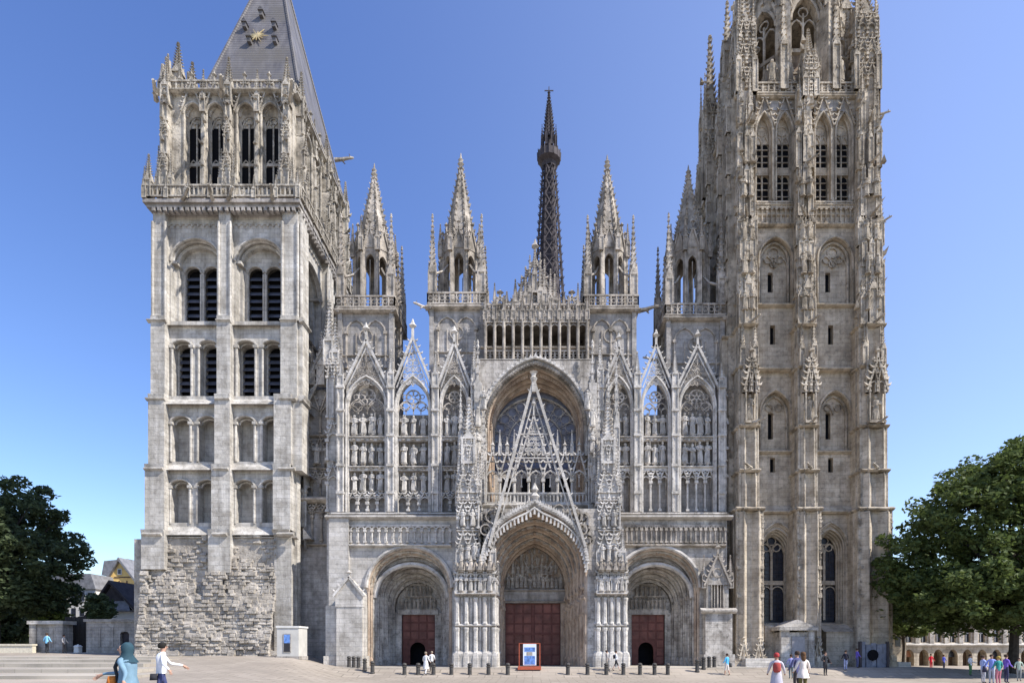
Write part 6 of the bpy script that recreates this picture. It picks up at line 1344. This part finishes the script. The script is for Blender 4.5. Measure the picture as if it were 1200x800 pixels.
for px, yy in ((817,-6.2),(824.5,-5.6),(831,-5.0),(837,-4.4)): boll(X(px,yy), yy, gz(X(px,yy),yy), ('farthest left','second','third','farthest right')[((817,824.5,831,837).index(px))] + ' bollard of the cluster below the gabled niche', 'bollards clustered below the niche')

# ---- people
def cm(c): 
    k = 'cloth_%d_%d_%d' % tuple(int(x*100) for x in c)
    if k not in M: M[k] = plain(k, c, .85, .15, .12, 9)
    return k
SKIN = (.48, .29, .21); SHOE = (.06, .05, .05)
def person(px, head_py, Y, label, group=None, hh=1.7, rz=0, top=(.6,.6,.6), bot=(.08,.09,.14), arms=((.02,.02),(.02,.02)), stride=.0, hair=(.06,.04,.03), short=False, sleeve=False, hands=False, skirt=None, lean=0, skin=SKIN, longhair=False, extra=None, zfeet=None):
    x = X(px, Y); z0 = gz(x, Y) if zfeet is None else zfeet
    t = thing('person', label, 'person', (x, Y, z0), group)
    V = []; E = []; Rd = []; tagm = []
    def v(p, r): V.append(p); Rd.append(r); return len(V)-1
    def ed(a, b_, m): E.append((a, b_)); tagm.append((a, b_, m))
    pel = v((0,0,.53), (.082,.062)); wa = v((0,-lean*.3,.63), (.072,.052)); ch = v((0,-lean*.7,.745), (.088,.058)); ns = v((0,-lean,.815), (.05,.04)); nk = v((0,-lean-.003,.85), (.028,.03)); h1 = v((0,-lean-.012,.893), (.043,.052)); h2 = v((0,-lean-.01,.945), (.045,.056)); h3 = v((0,-lean-.005,.972), (.03,.036))
    ed(pel, wa, 1); ed(wa, ch, 1); ed(ch, ns, 1); ed(ns, nk, 0); ed(nk, h1, 0); ed(h1, h2, 0); ed(h2, h3, 0)
    for k, sd in enumerate((-1, 1)):
        fw, out = arms[k][0], arms[k][1]; bend = arms[k][2] if len(arms[k]) > 2 else .05
        sh = v((sd*.098,-lean*.95,.79), (.036,.036)); el = v((sd*(.125+out), -lean*.8-fw, .65), (.027,.027)); wr = v((sd*(.13+out*1.7), -lean*.7-fw-bend*1.2-fw*.6, .53+bend*.9), (.017,.017)); hd = v((sd*(.13+out*1.9), -lean*.7-fw-bend*1.5-fw*.8, .49+bend*.95), (.016,.022))
        ed(ns, sh, 1); ed(sh, el, 1); ed(el, wr, 1 if sleeve is False else 0); ed(wr, hd, 0)
        hp = Vector(V[hd]); dr = (Vector(V[hd])-Vector(V[wr])).normalized()
        if hands:
            sdv = dr.cross(Vector((sd,0,.2))).normalized()
            for f in range(5):
                o_ = (f-1.5)*.0095; ln = (.038,.045,.043,.034,.03)[f]; rr = .0052
                if f == 4: a1 = v(tuple(hp - dr*.01 + sdv*-.02), (rr,rr)); a2 = v(tuple(hp + dr*.012 - sdv*.034), (rr*.85,rr*.85)); ed(hd, a1, 0); ed(a1, a2, 0)
                else: a1 = v(tuple(hp + dr*.02 + sdv*o_), (rr,rr)); a2 = v(tuple(hp + dr*(.02+ln*.5) + sdv*o_*1.1 + Vector((-sd*.003,0,-.002))), (rr*.9,)*2); a3 = v(tuple(hp + dr*(.018+ln) + sdv*o_*1.1 + Vector((-sd*.012,0,-.006))), (rr*.75,)*2); ed(hd, a1, 0); ed(a1, a2, 0); ed(a2, a3, 0)
        st = stride*(1 if k else -1)
        hip = v((sd*.048,0,.50), (.052,.055)); kn = v((sd*.05,-st*.5-.015,.285), (.034,.036)); an = v((sd*.05,-st*1.0+(.02 if st < 0 else 0),.055+(.03 if st < -.05 else 0)), (.021,.023)); to = v((sd*.055,-st*1.0-.075,.022), (.024,.018))
        ed(pel, hip, 2); ed(hip, kn, 2); ed(kn, an, 0 if short else 2); ed(an, to, 3)
    me = bpy.data.meshes.new('body'); me.from_pydata([(a*hh,b_*hh,c*hh) for a,b_,c in V], E, [])
    o = bpy.data.objects.new('body_tmp', me); COL.objects.link(o); sk = o.modifiers.new('s', 'SKIN'); 
    for i, r in enumerate(Rd): me.skin_vertices[0].data[i].radius = (r[0]*hh, r[1]*hh)
    me.skin_vertices[0].data[0].use_root = True; o.modifiers.new('u', 'SUBSURF').levels = 1; o.modifiers['u'].render_levels = 1
    dg = bpy.context.evaluated_depsgraph_get(); nm = bpy.data.meshes.new_from_object(o.evaluated_get(dg)); bpy.data.objects.remove(o); nm.name = 'body'
    nm.materials.clear(); [nm.materials.append(M[cm(c)]) for c in (skin, top, bot, SHOE)]
    bones = [(Vector(V[a])*hh, Vector(V[b_])*hh, m, min(Rd[a][0], Rd[b_][0])*hh) for a, b_, m in tagm]
    for p in nm.polygons:
        c = p.center; best = (9, 0)
        for (A, B, m, r_) in bones:
            d = B-A; tt = max(0, min(1, (c-A).dot(d)/max(1e-9, d.length_squared))); q = (A+d*tt-c).length - r_*.6
            if q < best[0]: best = (q, m)
        p.material_index = best[1]; p.use_smooth = True
    bo = bpy.data.objects.new('body', nm); COL.objects.link(bo); bo.parent = t; t.rotation_euler = (0,0,rz)
    def sub(name, b, mat): 
        m_ = bpy.data.meshes.new(name); m_.from_pydata([(x_*hh,y_*hh,z_*hh) for x_,y_,z_ in b.v], [], b.f); m_.materials.append(M[cm(mat)] if not isinstance(mat, str) else M[mat])
        for p in m_.polygons: p.use_smooth = True
        q = bpy.data.objects.new(name, m_); COL.objects.link(q); q.parent = t; return q
    if hair:
        b = MB(); b.lathe(0, .008-lean, [(.052,.905),(.06,.925),(.0615,.95),(.056,.975),(.04,.992),(.015,1.0)], 10, .9, 1.06)
        if longhair: b.lathe(0, .035-lean, [(.035,.80),(.05,.84),(.054,.90),(.045,.94)], 8, 1, .6)
        sub('hair', b, hair)
    if hands:
        b = MB(); b.frus(0, -.066-lean, .908, .93, .009, .010, .004, .004); sub('nose', b, skin)
        for s2 in (-1, 1): b = MB(); b.lathe(s2*.019, -.062-lean, [(.001,.932),(.006,.936),(.001,.94)], 6); sub('eye', b, (.03,.02,.02))
    if skirt: 
        zl, r_, c_ = skirt; b = MB(); drape(b, 0, 0, [(r_,zl),(r_*.95,zl+.05),(lerp(r_,.095,.6),lerp(zl,.6,.6)),(.092,.58),(.08,.63)], 24, .8, 6, .08); sub('skirt', b, c_)
    if extra: extra(sub)
    return t
def bag(sx, c, zz=.5, s_=.07):
    def f(sub): b = MB(); b.frus(sx*.19, .0, zz-s_, zz+s_, s_*.55, s_*.9, s_*.45, s_*.8); b.tube([(sx*.19,-.04,zz+s_),(sx*.17,-.02,zz+s_+.08),(sx*.19,.03,zz+s_)], .008, 4); sub('bag', b, c)
    return f
def backpack(c):
    def f(sub): b = MB(); b.lathe(0, .10, [(.05,.60),(.075,.64),(.075,.76),(.05,.80)], 8, 1, .7); sub('backpack', b, c)
    return f
def drape(b, cx, cy, prof, n=28, sy=.8, wv=5, am=.06):
    V = []; Fs = []
    for j, (r, z) in enumerate(prof):
        for i in range(n):
            an = 2*pi*i/n; rr = r*(1 + am*sin(wv*an + z*14)*(1-.6*j/len(prof)) + am*.5*sin(9*an-z*22)); V.append((cx+rr*cos(an), cy+sy*rr*sin(an), z+.004*sin(3*an+j)))
    for k in range(len(prof)-1):
        for i in range(n): Fs.append([k*n+i, k*n+(i+1)%n, (k+1)*n+(i+1)%n, (k+1)*n+i])
    b.add(V, Fs)
def hijab(sub):
    b = MB(); drape(b, 0, .0, [(.105,.775),(.088,.80),(.068,.83),(.056,.86),(.055,.89),(.060,.92),(.060,.95),(.050,.98),(.028,1.0),(.004,1.004)], 24, 1.08, 4, .05); sub('headscarf', b, (.03,.065,.085))
    b = MB(); b.tube([(-.05,-.07,.84),(-.03,-.11,.80),(.01,-.125,.72),(.0,-.11,.62),(.02,-.10,.55)], .028, 7, r1=.012); sub('scarf_end', b, (.03,.035,.04))
    b = MB(); drape(b, 0, .01, [(.150,.30),(.142,.40),(.122,.52),(.102,.62),(.104,.70),(.108,.76),(.090,.80),(.05,.825)], 32, .80, 6, .07); sub('cardigan', b, (.17,.27,.34))
    b = MB(); b.frus(.0, -.15, .50, .62, .075, .045, .05, .03); b.tube([(-.05,-.14,.61),(-.09,-.05,.78),(-.07,.06,.80)], .007, 4); sub('bag', b, (.62,.20,.04))
    b = MB(); b.lathe(0, -.040, [(.012,.875),(.030,.885),(.040,.905),(.043,.93),(.036,.955),(.012,.97)], 12, .95, 1.0); b.frus(0, -.086, .903, .932, .008, .010, .003, .003); sub('face', b, SKIN)
    for s2 in (-1, 1): b = MB(); b.lathe(s2*.019, -.078, [(.001,.928),(.006,.933),(.001,.938)], 6); sub('eyebrow', b, (.03,.02,.02))
person(149, 0, -38.2, 'woman in a dark teal headscarf and long pale blue cardigan with an orange bag, walking', hh=1.68, rz=-pi/2+.1, top=(.17,.27,.34), bot=(.10,.22,.5), arms=((.12,.03,.12),(-.10,.04,.06)), stride=.12, hair=None, hands=True, lean=.03, extra=hijab, zfeet=2.1+5.5*11.8/720-1.68)
def manbag(sub):
    b = MB(); b.frus(-.10, .10, .40, .50, .09, .05, .07, .045); sub('bag', b, (.03,.03,.035))
    b = MB(); drape(b, 0, .0, [(.096,.50),(.099,.56),(.098,.66),(.106,.75),(.085,.80),(.042,.833)], 28, .72, 5, .05); sub('shirt', b, (.70,.70,.72))
person(189, 0, -33, 'man in a white shirt and dark blue trousers with a black bag, one arm out', hh=1.72, rz=pi/2+.5, top=(.78,.78,.80), bot=(.06,.07,.16), arms=((.02,.05,.05),(.10,.10,.10)), stride=.1, hair=(.02,.018,.016), hands=True, lean=.02, extra=manbag, zfeet=2.1+6*17/720-1.72)
def pz(px, feet, Y): return 2.1 + (758-feet)*(D+Y)/720
def P2(px, head, feet, Y, label, **k): 
    s_ = 720/(D+Y); zf = gz(X(px,Y), Y); hh = min(1.86, max(1.45, 2.1-(head-758)/s_ - zf)); return person(px, 0, Y, label, hh=hh, **k)
P2(55, 741, 765, 3.5, 'person in a light blue shirt and black trousers before the gateway block, seen from behind', rz=pi, top=(.22,.50,.72), bot=(.03,.03,.035), arms=((0,.03),(0,.03)))
P2(75, 743, 765, 4, 'person in a pale top and grey trousers leaning at the edge of the gateway', rz=pi/2, top=(.55,.5,.45), bot=(.12,.10,.09), stride=.04)
P2(499, 763, 789, -6.9, 'person in white beside a companion at the left wicket, walking', rz=pi-.4, top=(.78,.76,.74), bot=(.68,.66,.64), stride=.1, hair=(.25,.2,.15), skirt=(.28,.12,(.72,.70,.68)))
P2(506, 763, 787, -6.2, 'person in a white top and dark trousers, right of the pair at the left wicket', rz=pi+.3, top=(.75,.74,.72), bot=(.10,.09,.08), stride=.06, hair=(.3,.24,.18))
P2(711, 766, 790, -6.0, 'person in a grey patterned top walking beside the right porch pier', rz=pi/2, top=(.35,.32,.30), bot=(.30,.26,.22), stride=.1)
P2(722, 763, 790, -6.1, 'person in black shorts and a white top striding right of the right porch pier', rz=pi/2, top=(.72,.72,.72), bot=(.03,.03,.035), stride=.17, short=True, skin=(.6,.42,.34), extra=backpack((.03,.03,.03)))
P2(852, 765, 792, -7.0, 'man in a bright blue shirt and white shorts carrying a dark shopping bag', rz=pi+.6, top=(.10,.42,.70), bot=(.65,.60,.56), stride=.08, short=True, extra=bag(-1, (.06,.06,.06), .48, .09))
P2(910, 764, 805, -27, 'woman with red headwear and a long grey dress, walking before the doorway building', rz=pi-.3, top=(.50,.47,.50), bot=(.42,.40,.46), stride=.06, hair=(.36,.05,.05), skirt=(.08,.16,(.44,.42,.48)), extra=backpack((.36,.07,.06)))
P2(941, 763, 805, -26, 'woman with long brown hair in a white top and olive trousers, seen from behind', rz=pi, top=(.74,.66,.60), bot=(.16,.13,.05), longhair=True, hair=(.12,.065,.035), skirt=(.44,.13,(.72,.64,.58)))
P2(934, 762, 803, -24, 'dark haired companion in a blue and black top left of the woman in white', rz=pi+.3, top=(.10,.10,.20), bot=(.06,.05,.05))
P2(927, 766, 788, -9, 'person in a lilac shirt standing before the small doorway building', rz=pi, top=(.30,.30,.55), bot=(.10,.14,.16))
P2(967, 763, 785, -7, 'person all in black with a shoulder bag, standing beneath the sloping sill', rz=.3, top=(.035,.03,.03), bot=(.03,.03,.03), arms=((.02,.06,.12),(.02,.06,.02)), extra=bag(1, (.03,.025,.02), .6, .06))
P2(991, 766, 785, -6, 'person in a black top and pale blue jeans before the plain wall', rz=pi, top=(.02,.02,.035), bot=(.32,.36,.55))
P2(1004.5, 767, 784, -5, 'person in a purple shirt beside the rightmost buttress', rz=pi/2, top=(.16,.12,.50), bot=(.10,.11,.22))
P2(1091, 769, 783, 6, 'person in bright red near the arcaded building', rz=0, top=(.65,.03,.06), bot=(.5,.04,.06))
P2(1106, 768, 783, 7, 'person in a blue top near the arcade, right of the one in red', rz=.4, top=(.08,.10,.45), bot=(.05,.05,.08))
P2(1137, 766, 790, -7, 'person in a white and green outfit standing alone left of the tree', rz=.5, top=(.62,.64,.68), bot=(.08,.18,.08), arms=((.0,.05,.1),(.0,.05,.1)))
P2(1152, 767, 795, -14, 'person in a pale blue shirt at the left of the group under the tree', rz=pi/2, top=(.38,.46,.75), bot=(.45,.45,.5))
P2(1162, 766, 797, -15, 'person in a blue violet shirt with a dark bag in the group under the tree', rz=-.5, top=(.26,.32,.72), bot=(.45,.46,.52), extra=bag(-1, (.05,.05,.09), .5, .1))
P2(1170, 768, 798, -16, 'person in a teal shirt and pink trousers in the group under the tree', rz=pi, top=(.05,.28,.26), bot=(.55,.20,.24), hair=(.42,.30,.08))
P2(1179, 766, 797, -14, 'person in a violet top just left of the tree trunk', rz=pi/2, top=(.20,.12,.5), bot=(.05,.05,.10))
P2(1194, 770, 797, -12, 'person in a pale green top right of the tree trunk', rz=-.4, top=(.45,.52,.42), bot=(.3,.3,.28))
# grey covered hoarding at the right foot of the brown tower
hY = -3.3; t = thing('covered_hoarding', 'blue grey hoarding with a round dark opening at the foot of the brown tower', 'hoarding', (X(1024,hY), hY, .2)); x0, x1 = X(1008,hY), X(1040,hY)
M['hoard'] = plain('blue_grey_sheet', (.17, .18, .22), .7, .2, .35, 2)
for k in range(5): q = MB(); a = lerp(x0, x1, k/5); q.box(a+.02, lerp(x0, x1, (k+1)/5)-.02, hY-.05*(k % 2), hY+.1, .0, Z(753,hY)+random.uniform(-.15,.1)); q.build('board', 'hoard', t)
b = MB(); zc_ = Z(767,hY); b.tube([(X(1022,hY), hY-.1, zc_), (X(1022,hY), hY-.14, zc_)], .42, 14); b.build('opening', 'dark', t)
for kx in (x0, x1): q = MB(); q.box(kx-.08, kx+.08, hY-.12, hY+.15, .0, Z(751,hY)); q.build('post', 'iron', t)

# ---- separate pieces that stand apart: each becomes a part of its own
def clusters(me):
    n = len(me.vertices); par = list(range(n))
    def fd(i):
        while par[i] != i: par[i] = par[par[i]]; i = par[i]
        return i
    for p in me.polygons:
        v0 = fd(p.vertices[0])
        for v in p.vertices[1:]:
            r_ = fd(v)
            if r_ != v0: par[r_] = v0
    bbx = {}
    for v in me.vertices:
        r_ = fd(v.index); q = bbx.get(r_)
        if q is None: bbx[r_] = [*v.co, *v.co]
        else:
            for k in range(3): q[k] = min(q[k], v.co[k]); q[k+3] = max(q[k+3], v.co[k])
    ks = list(bbx)
    if len(ks) > 1500: return None
    A = np.array([bbx[k] for k in ks]); m = len(ks); lab = -np.ones(m, int); c = 0; E_ = .03
    for i in range(m):
        if lab[i] >= 0: continue
        st = [i]; lab[i] = c
        while st:
            q = st.pop(); hit = np.where((lab < 0) & np.all(A[:,:3] <= A[q,3:]+E_, 1) & np.all(A[:,3:] >= A[q,:3]-E_, 1))[0]
            lab[hit] = c; st.extend(hit.tolist())
        c += 1
    return c, {k: int(lab[i]) for i, k in enumerate(ks)}, fd
for o in list(bpy.data.objects):
    if o.type != 'MESH' or o.parent is None or o.get('kind') or o.data.users > 1 or o.name.split('.')[0] in ('body','crown','trunk','hair','eye','bag'): continue
    r_ = clusters(o.data)
    if not r_ or not (2 <= r_[0] <= 16): continue
    c, lab, fd = r_; me = o.data; nm = o.name.split('.')[0]; grp = [[] for _ in range(c)]
    for p in me.polygons: grp[lab[fd(p.vertices[0])]].append(list(p.vertices))
    kids = [k for k in bpy.data.objects if k.parent == o]
    for gi, fs in enumerate(grp):
        used = sorted({v for f in fs for v in f}); mp = {v: i for i, v in enumerate(used)}
        m2 = bpy.data.meshes.new(nm); m2.from_pydata([tuple(me.vertices[v].co) for v in used], [], [[mp[v] for v in f] for f in fs]); [m2.materials.append(x_) for x_ in me.materials]
        if gi == 0: o.data = m2
        else:
            q = bpy.data.objects.new(nm, m2); COL.objects.link(q); q.parent = o.parent
            if o.get('label'): q['label'] = o['label']
    bpy.data.meshes.remove(me)
